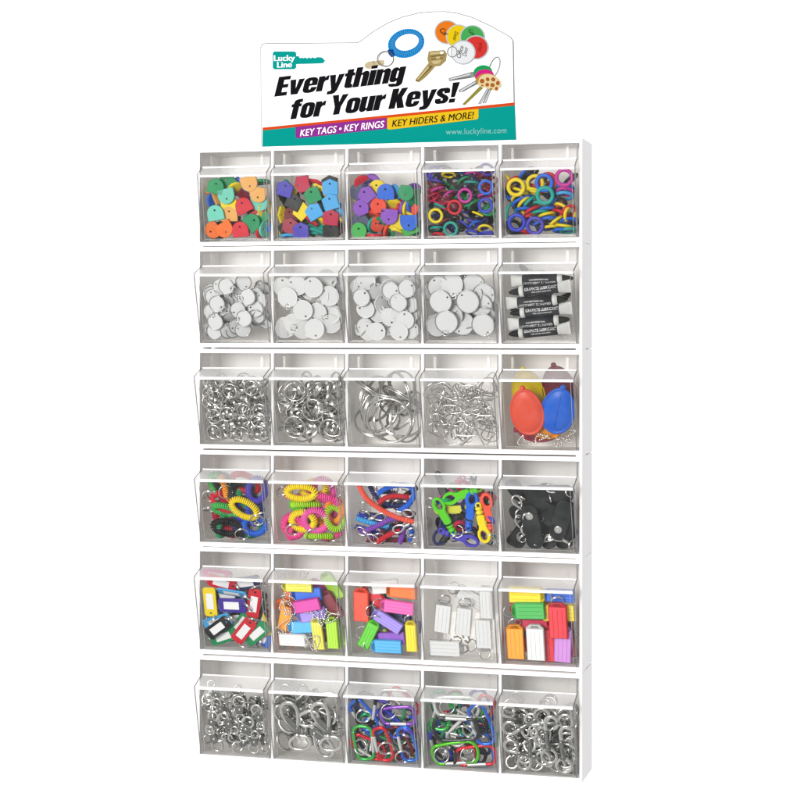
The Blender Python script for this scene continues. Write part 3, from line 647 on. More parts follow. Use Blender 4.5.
run(1, 2, 'pierced round tags', 'medium round tag bin', 'round white tag', 'key tag', 'medium round tags', (344, 266), [
 (t3, '', 175, 315, -40, 3), (t3b, '', 215, 430, 80, 5), (t3b, '', 225, 150, 110, 8, 0, 0), (t3, '', 325, 255, 0, 9, 0, 40), (t3, '', 468, 248, -90, 4), (t3, '', 637, 225, -60, 3), (t3, '', 545, 365, 25, 3), (t3b, '', 380, 375, 0, 9, 0, 48), (t3, '', 675, 380, 0, 9), (t3b, '', 340, 475, 60, 11), (t3b, '', 455, 510, 200, 6), (t3b, '', 555, 480, 140, 5), (t3b, '', 610, 540, 0, 4), (t3, '', 210, 605, 100, 8), (t3b, '', 240, 655, 0, 5), (t3b, '', 325, 655, -80, 3), (t3b, '', 550, 655, 190, 3), (t3, '', 670, 640, -60, 6), (t3b, '', 195, 175, 120, 11, 30)],
 [(lambda k, i: k_disc(14, i % 2 == 0, k), [''], 38, 14, 92, 13, 34, 5, 46, 9, 'medium round tag', 'key tag')])
t4, t4l = T(18, True), T(18, True, True)
run(1, 3, 'large round tags', 'large round tag bin', 'large round white tag', 'key tag', 'large round tags', (420, 266), [
 (t4, '', 205, 355, -60, 4), (t4, '', 478, 355, 40, 4), (t4l, 'wire-looped', 265, 560, 170, 3), (t4l, 'wire-looped', 632, 590, -150, 3), (t4l, 'wire-looped', 315, 190, 190, 8, 15), (t4, '', 190, 215, 30, 11), (t4, '', 535, 190, -70, 12), (t4, '', 650, 290, -90, 10), (t4, '', 605, 390, -80, 7), (t4, '', 430, 580, 150, 8, 25), (t4, '', 560, 660, 0, 9, 55), (t4, '', 320, 670, 10, 8, 50)],
 [(lambda k, i: k_disc(18, True, k, i % 3 == 0), [''], 26, 18, 90, 13, 34, 5, 42, 9, 'large round tag', 'key tag')])
def tb(colr, *i): return k_tube(0, '')
run(1, 4, 'graphite lubricant tubes', 'lubricant tube bin', 'black lubricant tube', 'tube', 'graphite lubricant tubes', (500, 266), [
 (tb, 'inverted', 402, 135, 182, 18), (tb, 'upright', 412, 233, 6, 11), (tb, 'inverted', 352, 352, 184, 12), (tb, 'upright', 424, 447, 5, 11), (tb, 'inverted', 370, 560, 185, 12), (tb, 'upright', 408, 652, 6, 11)],
 [(lambda k, i: k_tube(0, ''), [''], 4, 20, 92, 32, 34, 0, 3, 56, 'black lubricant tube', 'tube')])
# ---- row 3
def SR(rad, wire): return lambda colr, *i: split_ring(rad, None, wire)
s1 = SR(11.6, .95)
run(2, 0, 'small split rings', 'small split ring bin', 'small steel split ring', 'split ring', 'small steel split rings', (198, 368), [
 (s1, '', 155, 485, 0, 3), (s1, '', 290, 460, 40, 4), (s1, '', 460, 430, 80, 4), (s1, '', 625, 430, 10, 4), (s1, '', 440, 660, 100, 3), (s1, '', 610, 650, 20, 4), (s1, '', 160, 640, 60, 4), (s1, '', 180, 300, 200, 4), (s1, '', 320, 230, 10, 5), (s1, '', 160, 165, 0, 5), (s1, '', 530, 200, 0, 5), (s1, '', 560, 240, 0, 6, 25), (s1, '', 270, 620, 20, 8, 40), (s1, '', 590, 530, 20, 8, 40), (s1, '', 330, 330, 50, 8, 50)],
 [(lambda k, i: split_ring(11.6, None, .95), [''], 130, 8, 100, 8, 34, 15, 80, 9, 'small split ring', 'split ring')])
s2 = SR(17.5, 1.15)
run(2, 1, 'medium split rings', 'medium split ring bin', 'medium steel split ring', 'split ring', 'medium steel split rings', (270, 368), [
 (s2, '', 430, 420, 0, 4), (s2, '', 245, 590, 60, 4), (s2, '', 598, 620, 20, 4), (s2, '', 245, 220, 0, 4), (s2, '', 250, 255, 100, 7, 20), (s2, '', 255, 290, 0, 10, 40), (s2, '', 440, 620, -50, 10, 65), (s2, '', 270, 440, 0, 10, 70), (s2, '', 440, 215, 80, 10, 60), (s2, '', 510, 240, 60, 10, 62), (s2, '', 620, 330, 70, 10, 62), (s2, '', 620, 400, -40, 10, 65), (s2, '', 290, 690, 0, 9, 70)],
 [(lambda k, i: split_ring(17.5, None, 1.15), [''], 62, 12, 98, 12, 34, 30, 80, 9, 'medium split ring', 'split ring')])
s3 = SR(36, 1.5)
run(2, 2, 'giant split rings', 'giant split ring bin', 'giant steel split ring', 'split ring', 'giant steel split rings', (344, 368), [
 (s3, '', 450, 525, 0, 4), (s3, '', 330, 470, 78, 14, 60), (s3, '', 590, 560, 100, 14, 62), (s3, '', 430, 330, -12, 20, 72)],
 [(lambda k, i: split_ring(36, None, 1.5), [''], 11, 30, 90, 16, 36, 35, 74, 9, 'giant split ring', 'split ring')])
def CL(v): return lambda colr, *i: k_clip(v, '')
run(2, 3, 'bent wire key clips', 'wire clip bin', 'bent steel wire clip', 'wire clip', 'bent wire clips', (420, 370), [
 (CL(1), '', 260, 220, 60, 4), (CL(2), '', 520, 270, 30, 4), (CL(3), '', 440, 600, 80, 4), (CL(4), '', 640, 620, 10, 4), (CL(5), '', 300, 440, 120, 5), (CL(6), '', 600, 380, 70, 6), (CL(7), '', 400, 360, 100, 6), (CL(1), '', 210, 560, 20, 6), (CL(2), '', 380, 660, 100, 6)],
 [(lambda k, i: k_clip(i % 8, ''), [''], 46, 14, 96, 7, 34, 10, 75, 9, 'bent wire clip', 'wire clip')])
def PO(ch, sl, sd): return lambda colr, *i: k_pouch(colr, ch, sl, sd)
run(2, 4, 'oval key pouches', 'oval pouch bin', 'oval rubber pouch', 'pouch', 'oval rubber pouches', (500, 372), [
 (PO(True, False, 1), 'coral', 268, 405, 8, 5), (PO(True, True, 5), 'blue', 612, 425, -14, 6), (PO(True, False, 9), 'amber', 560, 520, 60, 17), (PO(False, False, 0), 'maroon', 590, 170, 10, 16), (PO(False, False, 0), 'yellow', 285, 210, 10, 16), (PO(True, False, 13), 'brown red', 400, 540, 100, 26)], [])
# ---- row 4
def CO(rx, ry, ra=None, rt=5.6): return lambda colr, *i: k_coil(rx, ry, rt, colr, ra)
run(3, 0, 'spiral wrist coils', 'primary-coloured coil bin', 'spiral wrist coil', 'wrist coil', 'spiral wrist coils', (198, 470), [
 (CO(28.5, 18.5, -.3), 'yellow', 455, 395, -28, 7), (CO(29.5, 16.5, -.4), 'black', 280, 588, -6, 8), (CO(29, 19, None), 'red', 470, 130, -22, 8), (CO(24, 20, .6), 'blue', 610, 555, 10, 17), (CO(27, 18, -1.2), 'grass green', 215, 160, -62, 17), (CO(26, 18, PI), 'grass green', 240, 400, -10, 20, 35), (CO(26, 18, PI), 'red', 200, 320, -28, 25), (CO(26, 18, -1.), 'charcoal', 265, 130, -30, 22), (CO(26, 20), 'violet', 620, 200, 70, 21), (CO(26, 20), 'deep blue', 470, 410, 10, 27), (CO(26, 18), 'red', 300, 640, -30, 26), (CO(26, 18), 'green', 520, 640, 10, 30)],
 [(lambda k, i: k_coil(26, 18, 5.6, k, PI*(i % 3) if i % 2 else None), ['green', 'charcoal', 'crimson', 'deep blue', 'navy', 'amber'], 9, 14, 96, 26, 36, 20, 65, 30, 'spiral wrist coil', 'wrist coil')])
run(3, 1, 'neon wrist coils', 'neon wrist coil bin', 'neon wrist coil', 'wrist coil', 'neon wrist coils', (270, 470), [
 (CO(30, 16.5, None, 6), 'yellow', 308, 225, 0, 7), (CO(25.5, 24, -2, 6), 'pink', 450, 515, 10, 7), (CO(22, 24, None, 6), 'hot pink', 235, 560, 0, 17), (CO(25, 21, -2.4, 6), 'yellow', 330, 510, 0, 13), (CO(22, 24, -.3, 6), 'pink', 640, 210, 20, 9), (CO(26, 20, -.2, 6), 'lime', 480, 690, 0, 15, 66), (CO(24, 20, None, 6), 'lime', 655, 490, 112, 17, 48), (CO(26, 18, None, 6), 'lime', 360, 350, 0, 22, 60), (CO(26, 18, None, 6), 'hot pink', 560, 290, -14, 21, 50), (CO(26, 18, None, 6), 'amber', 660, 400, 80, 26), (CO(26, 18, None, 6), 'leaf green', 480, 500, 0, 28), (CO(26, 18, None, 6), 'hot pink', 600, 640, 20, 26)],
 [(lambda k, i: k_coil(26, 18, 6, k, PI*(i % 3) if i % 2 else None), ['hot pink', 'yellow', 'leaf green', 'pink', 'amber'], 9, 14, 96, 26, 36, 20, 65, 30, 'neon wrist coil', 'wrist coil')])
def cord(b, origin, colr, pts, d, rt=4.4, snap=None, ring=None, dz=0):
    root = empty('coil_cord'); Q = [b.at(origin[0]+x/10, origin[1]+y/10, d) for x, y in pts]; o0 = Q[0]
    inv = b.B.transposed()
    path = catmull([inv @ (q-o0) for q in Q], 8)
    ob('coil', mesh('coil', *sweep(helix(path, rt-1.1, 2.8, False), 1.35, False, 6)), cmb(colr), root)
    if snap: p = inv @ (b.at(origin[0]+snap[0]/10, origin[1]+snap[1]/10, d-2)-o0); trigger_parts(root, p, math.radians(snap[2]), 1.1)
    if ring: p = inv @ (b.at(origin[0]+ring[0]/10, origin[1]+ring[1]/10, d-1)-o0); split_ring(9.5, root, .8, tuple(p), rot=(.35, .2, 0))
    root.matrix_basis = Matrix.Translation(o0*MM) @ b.B.to_4x4(); fit(root, b); return root
b = build_bin(3, 2, 'coiled key cords with clips'); O = (344, 472)
CORDS = [('coral', [(140, 110), (195, 230), (290, 325), (420, 405), (560, 465), (700, 500)], 6, (600, 545, 115), (685, 610), 'long straight coral coil cord with trigger snap, across the coil cord bin'),
 ('blue', [(340, 215), (440, 155), (560, 130), (670, 150), (700, 235), (640, 330), (545, 390)], 12, (570, 400, -100), None, 'looped sky-bright blue coil cord at upper right of the coil cord bin'),
 ('red', [(345, 315), (410, 262), (510, 238), (650, 252)], 20, None, None, 'short red coil cord arching under the blue loop, coil cord bin'),
 ('purple', [(215, 610), (340, 560), (450, 500), (560, 485)], 13, (240, 650, -130), None, 'purple coil cord slanting across the lower left of the coil cord bin'),
 ('sky blue', [(125, 460), (210, 490), (320, 520), (450, 545)], 20, (300, 460, -80), (205, 350), 'sky blue coil cord lying low left in the coil cord bin'),
 ('red', [(330, 700), (400, 655), (480, 612), (560, 585)], 14, None, (355, 660), 'short red coil cord at bottom centre of the coil cord bin'),
 ('purple', [(555, 725), (585, 650), (600, 560)], 20, None, None, 'purple coil cord end standing at bottom right of the coil cord bin'),
 ('blue', [(650, 700), (680, 620), (660, 560)], 20, None, (690, 690), 'blue coil cord end with ring, lower right corner of the coil cord bin'),
 ('navy', [(260, 140), (330, 260), (450, 330), (620, 330)], 27, (320, 190, 180), (540, 330), 'dark navy coil cord behind the others in the coil cord bin'),
 ('navy', [(200, 420), (400, 450), (600, 560), (700, 400)], 30, None, None, 'dark navy coil cord running low behind, coil cord bin'),
 ('maroon', [(230, 690), (450, 690), (660, 690)], 30, (230, 640, 60), None, 'dark maroon coil cord along the floor of the coil cord bin')]
qc = random.Random(5)
for k in range(10):                                       # dark tangle at the back
    x, y = qc.uniform(150, 600), qc.uniform(150, 680); an = qc.uniform(-.9, .9); ln_ = qc.uniform(120, 220)
    colr = ['navy', 'black', 'maroon', 'deep blue', 'purple'][k % 5]
    o = cord(b, O, colr, [(x-ln_*math.cos(an), y-ln_*math.sin(an)), (x-20, y-25*(k % 3-1)), (x+30, y+30*(k % 2)), (x+ln_*math.cos(an), y+ln_*math.sin(an))], 24+k*1.2, 4.4, (x, y, qc.uniform(0, 360)) if k % 2 else None, (x+40, y-40) if k % 2 == 0 else None)
    tag(o, f'{colr} coil cord tangled deep at the back of the coil cord bin', 'coil cord', f'{colr} coil cords at the back of the coil cord bin')
for colr, pts, d, sn, rg, lab in CORDS: tag(cord(b, O, colr, pts, d, 4.4, sn, rg), lab, 'coil cord', 'coiled key cords')
def SN(ring=True): return lambda colr, *i: k_snap(colr, ring)
run(3, 3, 'plastic snap hooks', 'plastic snap hook bin', 'plastic snap hook', 'snap hook', 'plastic snap hooks', (424, 476), [
 (SN(), 'leaf green', 195, 395, 24, 6), (SN(False), 'leaf green', 365, 190, 110, 11), (SN(), 'blue', 460, 345, -10, 5), (SN(False), 'yellow', 580, 490, 188, 5), (SN(), 'coral', 675, 360, 4, 10), (SN(False), 'violet', 365, 665, -108, 9),
 (SN(False), 'pink', 265, 160, 140, 22), (SN(True), 'light yellow', 290, 330, 90, 20), (SN(False), 'black', 320, 440, 30, 24), (SN(False), 'charcoal', 300, 520, -40, 22), (SN(True), 'teal', 680, 610, 20, 22), (SN(False), 'crimson', 600, 150, 70, 24), (SN(False), 'navy', 480, 560, 60, 26), (SN(False), 'black', 620, 330, -20, 26)],
 [(lambda k, i: k_snap(k, i % 2 == 0), ['black', 'navy', 'green', 'violet', 'crimson', 'charcoal', 'blue'], 11, 14, 92, 26, 36, 10, 50, 20, 'plastic snap hook', 'snap hook')])
def ST(w, l, s=True): return lambda colr, *i: k_strap(w, l, colr, s)
def TR(s): return lambda colr, *i: k_trigger(s, colr)
run(3, 4, 'black leather key straps', 'leather strap bin', 'black leather strap', 'strap', 'black leather key straps', (502, 478), [
 (ST(27, 72), 'broad', 300, 490, 8, 6), (ST(26, 66), 'slanting', 590, 420, 162, 6), (ST(26, 78, False), 'flat plain', 470, 150, 92, 14), (ST(26, 70, False), 'plain', 450, 330, 60, 16), (ST(24, 70, False), 'upright plain', 690, 440, -6, 14), (ST(24, 60), 'buried', 210, 560, -30, 18), (ST(30, 76, False), 'rear', 560, 600, 20, 22), (ST(30, 76, False), 'deep rear', 400, 470, -60, 27)],
 [(lambda k, i: k_strap(26, 66, k, i % 2 == 0), [''], 8, 12, 92, 22, 36, 5, 40, 20, 'black leather strap', 'strap'), (lambda k, i: k_trigger(1.15, ''), [''], 8, 14, 96, 6, 22, 20, 70, 14, 'steel trigger snap', 'trigger snap')])
b34 = Bin(3, 4)
for k, (x, y, an, lab) in enumerate([(165, 270, 30, 'steel trigger snap hanging at upper left of the leather strap bin'), (180, 470, 10, 'steel trigger snap standing on the left side of the leather strap bin'), (450, 690, -60, 'steel trigger snap lying at bottom centre of the leather strap bin'), (590, 680, 60, 'steel trigger snap lying at bottom right of the leather strap bin'), (580, 120, 80, 'steel trigger snap at upper right of the leather strap bin')]):
    o = k_trigger(1.15, ''); place(o, b34, b34.at(502+x/10, 478+y/10, 4.5), an, 0, 25); tag(o, lab, 'trigger snap', 'trigger snaps among the leather straps')
# ---- row 5
def WT(w=22, l=50): return lambda colr, *i: k_window(w, l, colr)
run(4, 0, 'windowed key tags', 'windowed key tag bin', 'windowed key tag', 'key tag', 'windowed key tags', (195, 570), [
 (WT(), 'yellow', 142, 330, 180, 5), (WT(24, 48), 'royal purple', 365, 365, -90, 5), (WT(22, 48), 'black', 220, 590, -54, 4), (WT(23, 50), 'red', 478, 620, -40, 4), (WT(), 'sky blue', 375, 230, -97, 12, 0, 45), (WT(), 'red', 270, 130, -105, 14), (WT(), 'sky blue', 210, 520, -72, 12), (WT(), 'red', 590, 330, -12, 12), (WT(), 'charcoal', 630, 350, 160, 18), (WT(), 'navy', 560, 130, -80, 15), (WT(), 'green', 630, 640, 130, 11), (WT(), 'yellow', 530, 690, -140, 14), (WT(), 'green', 470, 530, -40, 17), (WT(), 'yellow', 665, 520, 20, 20), (WT(), 'green', 290, 680, -70, 18), (WT(), 'blue', 650, 680, 60, 20), (WT(), 'charcoal', 330, 250, -80, 22), (WT(), 'maroon', 480, 330, 10, 25), (WT(), 'black', 420, 480, -80, 26), (WT(), 'pink', 190, 60, -95, 18), (WT(), 'navy', 200, 420, 20, 26)],
 [(lambda k, i: k_window(22, 50, k), ['navy', 'charcoal', 'green', 'maroon', 'blue', 'yellow'], 12, 12, 92, 27, 38, 5, 40, 20, 'windowed key tag', 'key tag')])
def LT(w=21, l=44, **k): return lambda colr, *i: k_label(w, l, colr, **k)
run(4, 1, 'chained label tags', 'chained label tag bin', 'label tag', 'key tag', 'chained label tags', (270, 574), [
 (LT(chain=11, lines=False), 'magenta', 372, 315, 102, 7), (LT(chain=12, lines=False), 'magenta', 545, 165, 62, 9), (LT(ring=False, lines=False), 'lavender', 435, 405, 102, 14), (LT(chain=14, lines=False), 'sky blue', 215, 520, 95, 15), (LT(18.5, 48, chain=15), 'light yellow', 480, 615, 3, 10), (LT(19, 48, chain=16), 'lime', 622, 610, 0, 8), (LT(chain=17), 'white', 220, 675, -90, 9), (LT(ring=False), 'light yellow', 290, 115, 90, 13), (LT(ring=False, lines=False), 'blue', 385, 200, 95, 19), (LT(chain=20, lines=False), 'amber', 150, 440, -15, 19), (LT(chain=21, lines=False), 'orange', 145, 250, 10, 23), (LT(ring=False, lines=False), 'orange', 230, 320, 85, 26), (LT(ring=False, lines=False), 'lime', 660, 130, 30, 25), (LT(ring=False, lines=False), 'maroon', 640, 320, 30, 27), (LT(ring=False), 'white', 350, 600, 20, 27)],
 [(lambda k, i: k_label(21, 44, k, ring=False, lines=False), ['orange', 'purple', 'blue', 'lime', 'magenta'], 9, 14, 92, 28, 38, 5, 40, 20, 'label tag', 'key tag')])
run(4, 2, 'bright label tags', 'bright label tag bin', 'label tag', 'key tag', 'bright label tags', (344, 578), [
 (LT(25, 50, lines=False), 'vermilion', 170, 290, -3, 8), (LT(23, 44, lines=False), 'white', 410, 90, 96, 8), (LT(21, 48), 'pink', 550, 295, 84, 7), (LT(20, 46), 'lavender', 445, 440, 57, 10), (LT(20, 46), 'leaf green', 240, 580, -28, 8), (LT(22, 44), 'sky blue', 440, 690, 90, 8), (LT(18.5, 46), 'yellow', 672, 605, 0, 8), (LT(ring=False, lines=False), 'orange', 640, 140, 85, 15), (LT(ring=False, lines=False), 'purple', 480, 600, 94, 18), (LT(ring=False, lines=False), 'red', 330, 200, 40, 22), (LT(ring=False, lines=False), 'navy', 330, 380, 40, 22), (LT(ring=False), 'lime', 330, 480, 30, 26)],
 [(lambda k, i: k_label(21, 44, k, ring=i % 2 == 0, lines=False), ['green', 'navy', 'amber', 'violet', 'crimson'], 8, 14, 92, 28, 38, 5, 40, 20, 'label tag', 'key tag')])
run(4, 3, 'clear label tags', 'clear label tag bin', 'clear tag with white paper', 'key tag', 'clear label tags', (420, 580), [
 (LT(26, 48, clearpaper=True), '', 225, 390, -8, 6), (LT(25, 47, clearpaper=True), '', 435, 420, -7, 6), (LT(27, 49, clearpaper=True, ring=False), '', 250, 680, -90, 6), (LT(26, 48, clearpaper=True), '', 635, 600, 180, 6), (LT(22, 48, clearpaper=True, ring=False), '', 665, 240, 0, 6), (LT(24, 46, clearpaper=True), '', 520, 180, 60, 22)],
 [(lambda k, i: split_ring(9.5, None, .8), [''], 5, 12, 40, 8, 16, 30, 70, 40, 'steel split ring', 'split ring')])
run(4, 4, 'upright label tags', 'upright label tag bin', 'label tag', 'key tag', 'upright label tags', (498, 585), [
 (LT(27.5, 52), 'amber', 172, 590, 0, 8), (LT(28, 54, ring=False), 'white', 378, 590, 0, 7), (LT(29, 53), 'red', 600, 375, 0, 7), (LT(27, 54, ring=False), 'lilac', 650, 620, -4, 15), (LT(27, 46), 'grass green', 320, 258, 92, 10), (LT(27, 50), 'yellow', 270, 95, -90, 16), (LT(ring=False), 'blue', 640, 105, 90, 18), (LT(27, 50, ring=False), 'yellow', 690, 280, 92, 19), (LT(27, 54, ring=False), 'red', 515, 620, 2, 18), (LT(ring=False, lines=False), 'crimson', 360, 400, 90, 20), (LT(30, 54, ring=False), 'maroon', 690, 560, 8, 24)],
 [(lambda k, i: k_label(25, 48, k, ring=False, lines=False), ['red', 'amber', 'blue', 'green', 'lilac'], 8, 14, 92, 30, 38, 5, 30, 20, 'label tag', 'key tag')])
# ---- row 6
def BL(s): return lambda colr, *i: k_bolt(s, '')
run(5, 0, 'small riveted steel clips', 'small steel clip bin', 'small riveted steel clip', 'steel clip', 'small riveted steel clips', (195, 680), [
 (BL(.85), '', 240, 270, 30, 5), (BL(.85), '', 170, 400, -20, 5), (BL(1.), '', 515, 470, -20, 4), (BL(.9), '', 590, 640, 170, 5), (BL(.95), '', 630, 350, 10, 5), (BL(1.), '', 445, 270, 0, 5), (BL(.95), '', 320, 420, 40, 5), (BL(1.), '', 200, 620, 200, 6), (BL(.9), '', 330, 610, 10, 6, 30), (BL(.9), '', 460, 650, 120, 7, 30), (BL(.9), '', 190, 150, 100, 7)],
 [(lambda k, i: k_bolt(.9, ''), [''], 62, 14, 98, 11, 34, 5, 60, 9, 'riveted steel clip', 'steel clip')])
def HK(s): return lambda colr, *i: k_hook(s, '')
run(5, 1, 'large steel snap hooks', 'large steel hook bin', 'large steel snap hook', 'snap hook', 'large steel snap hooks', (270, 685), [
 (HK(1.1), '', 245, 420, 14, 5), (HK(1.1), '', 470, 500, 205, 6), (HK(1.1), '', 620, 430, 14, 6), (HK(.95), '', 470, 120, -100, 9), (HK(.95), '', 260, 180, 40, 14)],
 [(lambda k, i: k_hook(.95, ''), [''], 16, 26, 90, 17, 34, 10, 60, 9, 'large steel snap hook', 'snap hook')])
def CB(w, l, ring=None): return lambda colr, *i: k_biner(w, l, colr, ring)
run(5, 2, 'upright carabiners', 'upright carabiner bin', 'carabiner', 'carabiner', 'upright carabiners', (344, 690), [
 (CB(31, 58, (4, 6)), 'grass green', 185, 545, 180, 5), (CB(25, 57, (4, -6)), 'red', 385, 555, 8, 5), (CB(26, 58, (-12, -20)), 'blue', 630, 570, 8, 5), (CB(30, 56, (8, 14)), 'purple', 535, 265, 92, 8), (CB(30, 56), 'black', 210, 190, 168, 8), (CB(32, 56), 'white', 520, 85, 84, 9), (CB(28, 54), 'red', 190, 560, 60, 14), (CB(28, 54, (0, 0)), 'blue', 200, 250, 30, 17), (CB(28, 54), 'blue', 350, 330, -60, 20), (CB(28, 54), 'deep blue', 460, 330, 40, 18), (CB(28, 54, (0, 8)), 'green', 400, 640, 60, 21), (CB(28, 54), 'maroon', 560, 520, 20, 19), (CB(28, 54), 'red', 600, 120, 40, 20), (CB(28, 54, (0, 5)), 'charcoal', 600, 480, 60, 24), (CB(28, 54), 'violet', 300, 160, 70, 23), (CB(28, 54), 'green', 650, 650, 100, 25), (CB(28, 54), 'navy', 300, 480, 10, 27), (CB(28, 54), 'black', 470, 480, 100, 29)],
 [(lambda k, i: k_biner(28, 54, k, (0, 3) if i % 3 == 0 else None), ['black', 'navy', 'green', 'violet', 'maroon', 'charcoal', 'blue'], 14, 12, 96, 24, 38, 5, 50, 20, 'carabiner', 'carabiner')])
run(5, 3, 'sideways carabiners', 'sideways carabiner bin', 'carabiner', 'carabiner', 'sideways carabiners', (422, 693), [
 (CB(36, 74, (-2, 22)), 'leaf green', 325, 635, 97, 5), (CB(38, 72, (0, 22)), 'charcoal', 335, 380, -90, 6), (CB(34, 70, (0, 14)), 'white', 340, 140, 88, 7), (CB(32, 64, (2, 12)), 'red', 560, 640, 96, 12), (CB(30, 66, (4, 24)), 'blue', 660, 330, 12, 9), (CB(28, 54), 'green', 220, 140, 20, 18), (CB(28, 54), 'red', 640, 180, -30, 17), (CB(28, 54, (0, 4)), 'white', 400, 390, -45, 18), (CB(28, 54), 'deep blue', 190, 620, 10, 18), (CB(28, 54), 'blue', 330, 330, 80, 20), (CB(28, 54), 'green', 620, 380, 30, 22), (CB(28, 54), 'blue', 620, 620, 5, 21), (CB(28, 54, (0, 4)), 'green', 230, 400, 50, 23), (CB(28, 54), 'red', 350, 310, 60, 26), (CB(28, 54), 'black', 470, 600, 70, 26), (CB(28, 54), 'violet', 600, 130, 10, 27), (CB(28, 54), 'grass green', 440, 130, 60, 22), (CB(28, 54), 'maroon', 380, 140, 20, 27)],
 [(lambda k, i: k_biner(28, 54, k, (0, 3) if i % 3 == 0 else None), ['charcoal', 'green', 'black', 'navy', 'maroon', 'grass green'], 14, 12, 96, 24, 38, 5, 50, 20, 'carabiner', 'carabiner')])
def SW(s): return lambda colr, *i: k_swivel(s, '')
run(5, 4, 'steel swivel hooks', 'swivel hook bin', 'steel swivel hook', 'swivel hook', 'steel swivel hooks', (500, 698), [
 (SW(1.22), '', 300, 560, 178, 5), (SW(1.22), '', 470, 420, 4, 5), (SW(1.22), '', 245, 260, 125, 6), (SW(1.22), '', 690, 530, 3, 6), (SW(1.22), '', 480, 600, 30, 7), (SW(1.15), '', 640, 260, 100, 8), (SW(1.15), '', 150, 160, 10, 10), (SW(1.15), '', 170, 560, 80, 8)],
 [(lambda k, i: k_swivel(1.12, ''), [''], 36, 16, 94, 12, 34, 5, 60, 9, 'steel swivel hook', 'swivel hook')])

# ---------------------------------------------------------------- header sign
YS = 14.0
def S(px, py):                                           # photo pixel -> (x, z) mm on the sign's face
    ray = FW + RT*((px-400)/FPX) + UP*((YH-py)/FPX); C = CAM*1000; q = C+ray*((YS-C.y)/ray.y); return (q.x, q.z-ZT[0])
SX, _ = S(262, 140)
def SL(px, py): a = S(px, py); return (a[0]-SX, a[1])
sign = empty('header_sign'); sign.location = (SX*MM, YS*MM, ZT[0]*MM); sign.rotation_euler = (PI/2, 0, 0)
tag(sign, 'white and teal header sign reading Everything for Your Keys, standing on the cabinet', 'sign')
out = [SL(*p) for p in [(261.0, 150), (260.5, 47), (262, 44), (266, 43), (300, 42.9), (357, 42.4), (361, 40.5), (372, 32), (388, 22.5), (403, 16.5), (418, 12.8), (432, 11.4), (445, 11.2), (458, 13), (472, 17), (490, 25.2), (505, 33.5), (511, 37), (513.3, 41), (514.3, 100), (516, 148)]]
out[0] = (out[0][0], .3); out[-1] = (out[-1][0], .3)
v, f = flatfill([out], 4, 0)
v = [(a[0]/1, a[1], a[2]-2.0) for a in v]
me = mesh('board', v, f, False, [M_SIGN, M_EDGE_SHADE]); me.polygons.foreach_set('material_index', [0 if abs(p.normal.z) > .5 else 1 for p in me.polygons]); ob('board', me, None, sign)
def inset(o, k):                                          # outline moved inward, for the added edge shade line
    n = len(o); r = []
    for i in range(n):
        a, b2, c2 = Vector(o[i-1]), Vector(o[i]), Vector(o[(i+1) % n]); d1 = (b2-a).normalized(); d2 = (c2-b2).normalized(); nn = (Vector((-d1.y, d1.x))+Vector((-d2.y, d2.x))).normalized(); r.append(tuple(b2+nn*k))
    return r
def signpart(name, polys, mat, z, extra=None):
    mb = MB()
    for p in polys:
        vf = flatfill(p if isinstance(p[0], list) else [p]); mb.add(([(a[0], a[1], z) for a in vf[0]], vf[1]))
    for vf in extra or []: mb.add(([(a[0], a[1], z+a[2]) for a in vf[0]], vf[1]))
    return ob(name, mb.mesh(name, False), mat, sign)
def ink(name, h, k=.6): return plastic('ink '+name, lin(h, k), rough=.7, var=.02, spec=.03)
def q(*pts): return [SL(*p) for p in pts]
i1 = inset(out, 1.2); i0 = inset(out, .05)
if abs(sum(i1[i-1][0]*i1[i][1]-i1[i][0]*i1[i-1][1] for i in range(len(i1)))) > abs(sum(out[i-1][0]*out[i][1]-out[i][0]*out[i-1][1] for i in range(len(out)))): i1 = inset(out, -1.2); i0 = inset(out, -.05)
signpart('edge_shade_line', [[i0, i1]], ink('edge shade grey', '8C8C8C'), .15)  # grey outline added to stand in for the shaded plate edge
signpart('teal_band', [q((262.6, 129.5), (515, 104.5), (516, 142), (262.2, 148))], ink('teal', '00A79D'), .2)
for p_ in (): pass
signpart('orange_stripe', [q((262.6, 127.6), (514.7, 102.4), (514.9, 105.4), (262.6, 130.4))], ink('orange', 'E8501E'), .35)
def strip(x0, x1, ya, yb, za, zb, r=2.2): return q((x0, ya), (x1, yb), (x1, zb-r), (x1-r*.3, zb-r*.3), (x1-r, zb+.1), (x0+r, za-.2), (x0+r*.3, za-r*.3), (x0, za-r))
def yl(x): return 130.4+(x-262.6)*(-25.0/252.2)
signpart('purple_strip', [strip(295.6, 387.6, yl(295.6)-.2, yl(387.6)-.2, 138.6, 128.7)], ink('purple', '9B349E'), .5)
signpart('yellow_strip', [strip(387.2, 478.6, yl(387.2)-.2, yl(478.6)-.2, 129.9, 119.4)], ink('yellow', 'FBD021'), .65)
def words(name, rows, mat, z):
    ex = []
    for s, x0, y0, x1, y1, cap, bold, shear, sp in rows:
        v, f = text_vf(s, 0, shear, sp); lo = min(a[0] for a in v); hi = max(a[0] for a in v)
        A0 = Vector(SL(x0, y0)); A1 = Vector(SL(x1, y1)); U = (A1-A0)/(hi-lo); Vv = (Vector(SL(x0, y0-cap))-A0)/.73
        for k in ((-1, 0, 1) if bold else (0,)): ex.append(([(*(A0+U*(a[0]-lo+k*bold)+Vv*a[1]), k*.02) for a in v], f))
    return signpart(name, [], mat, z, ex)
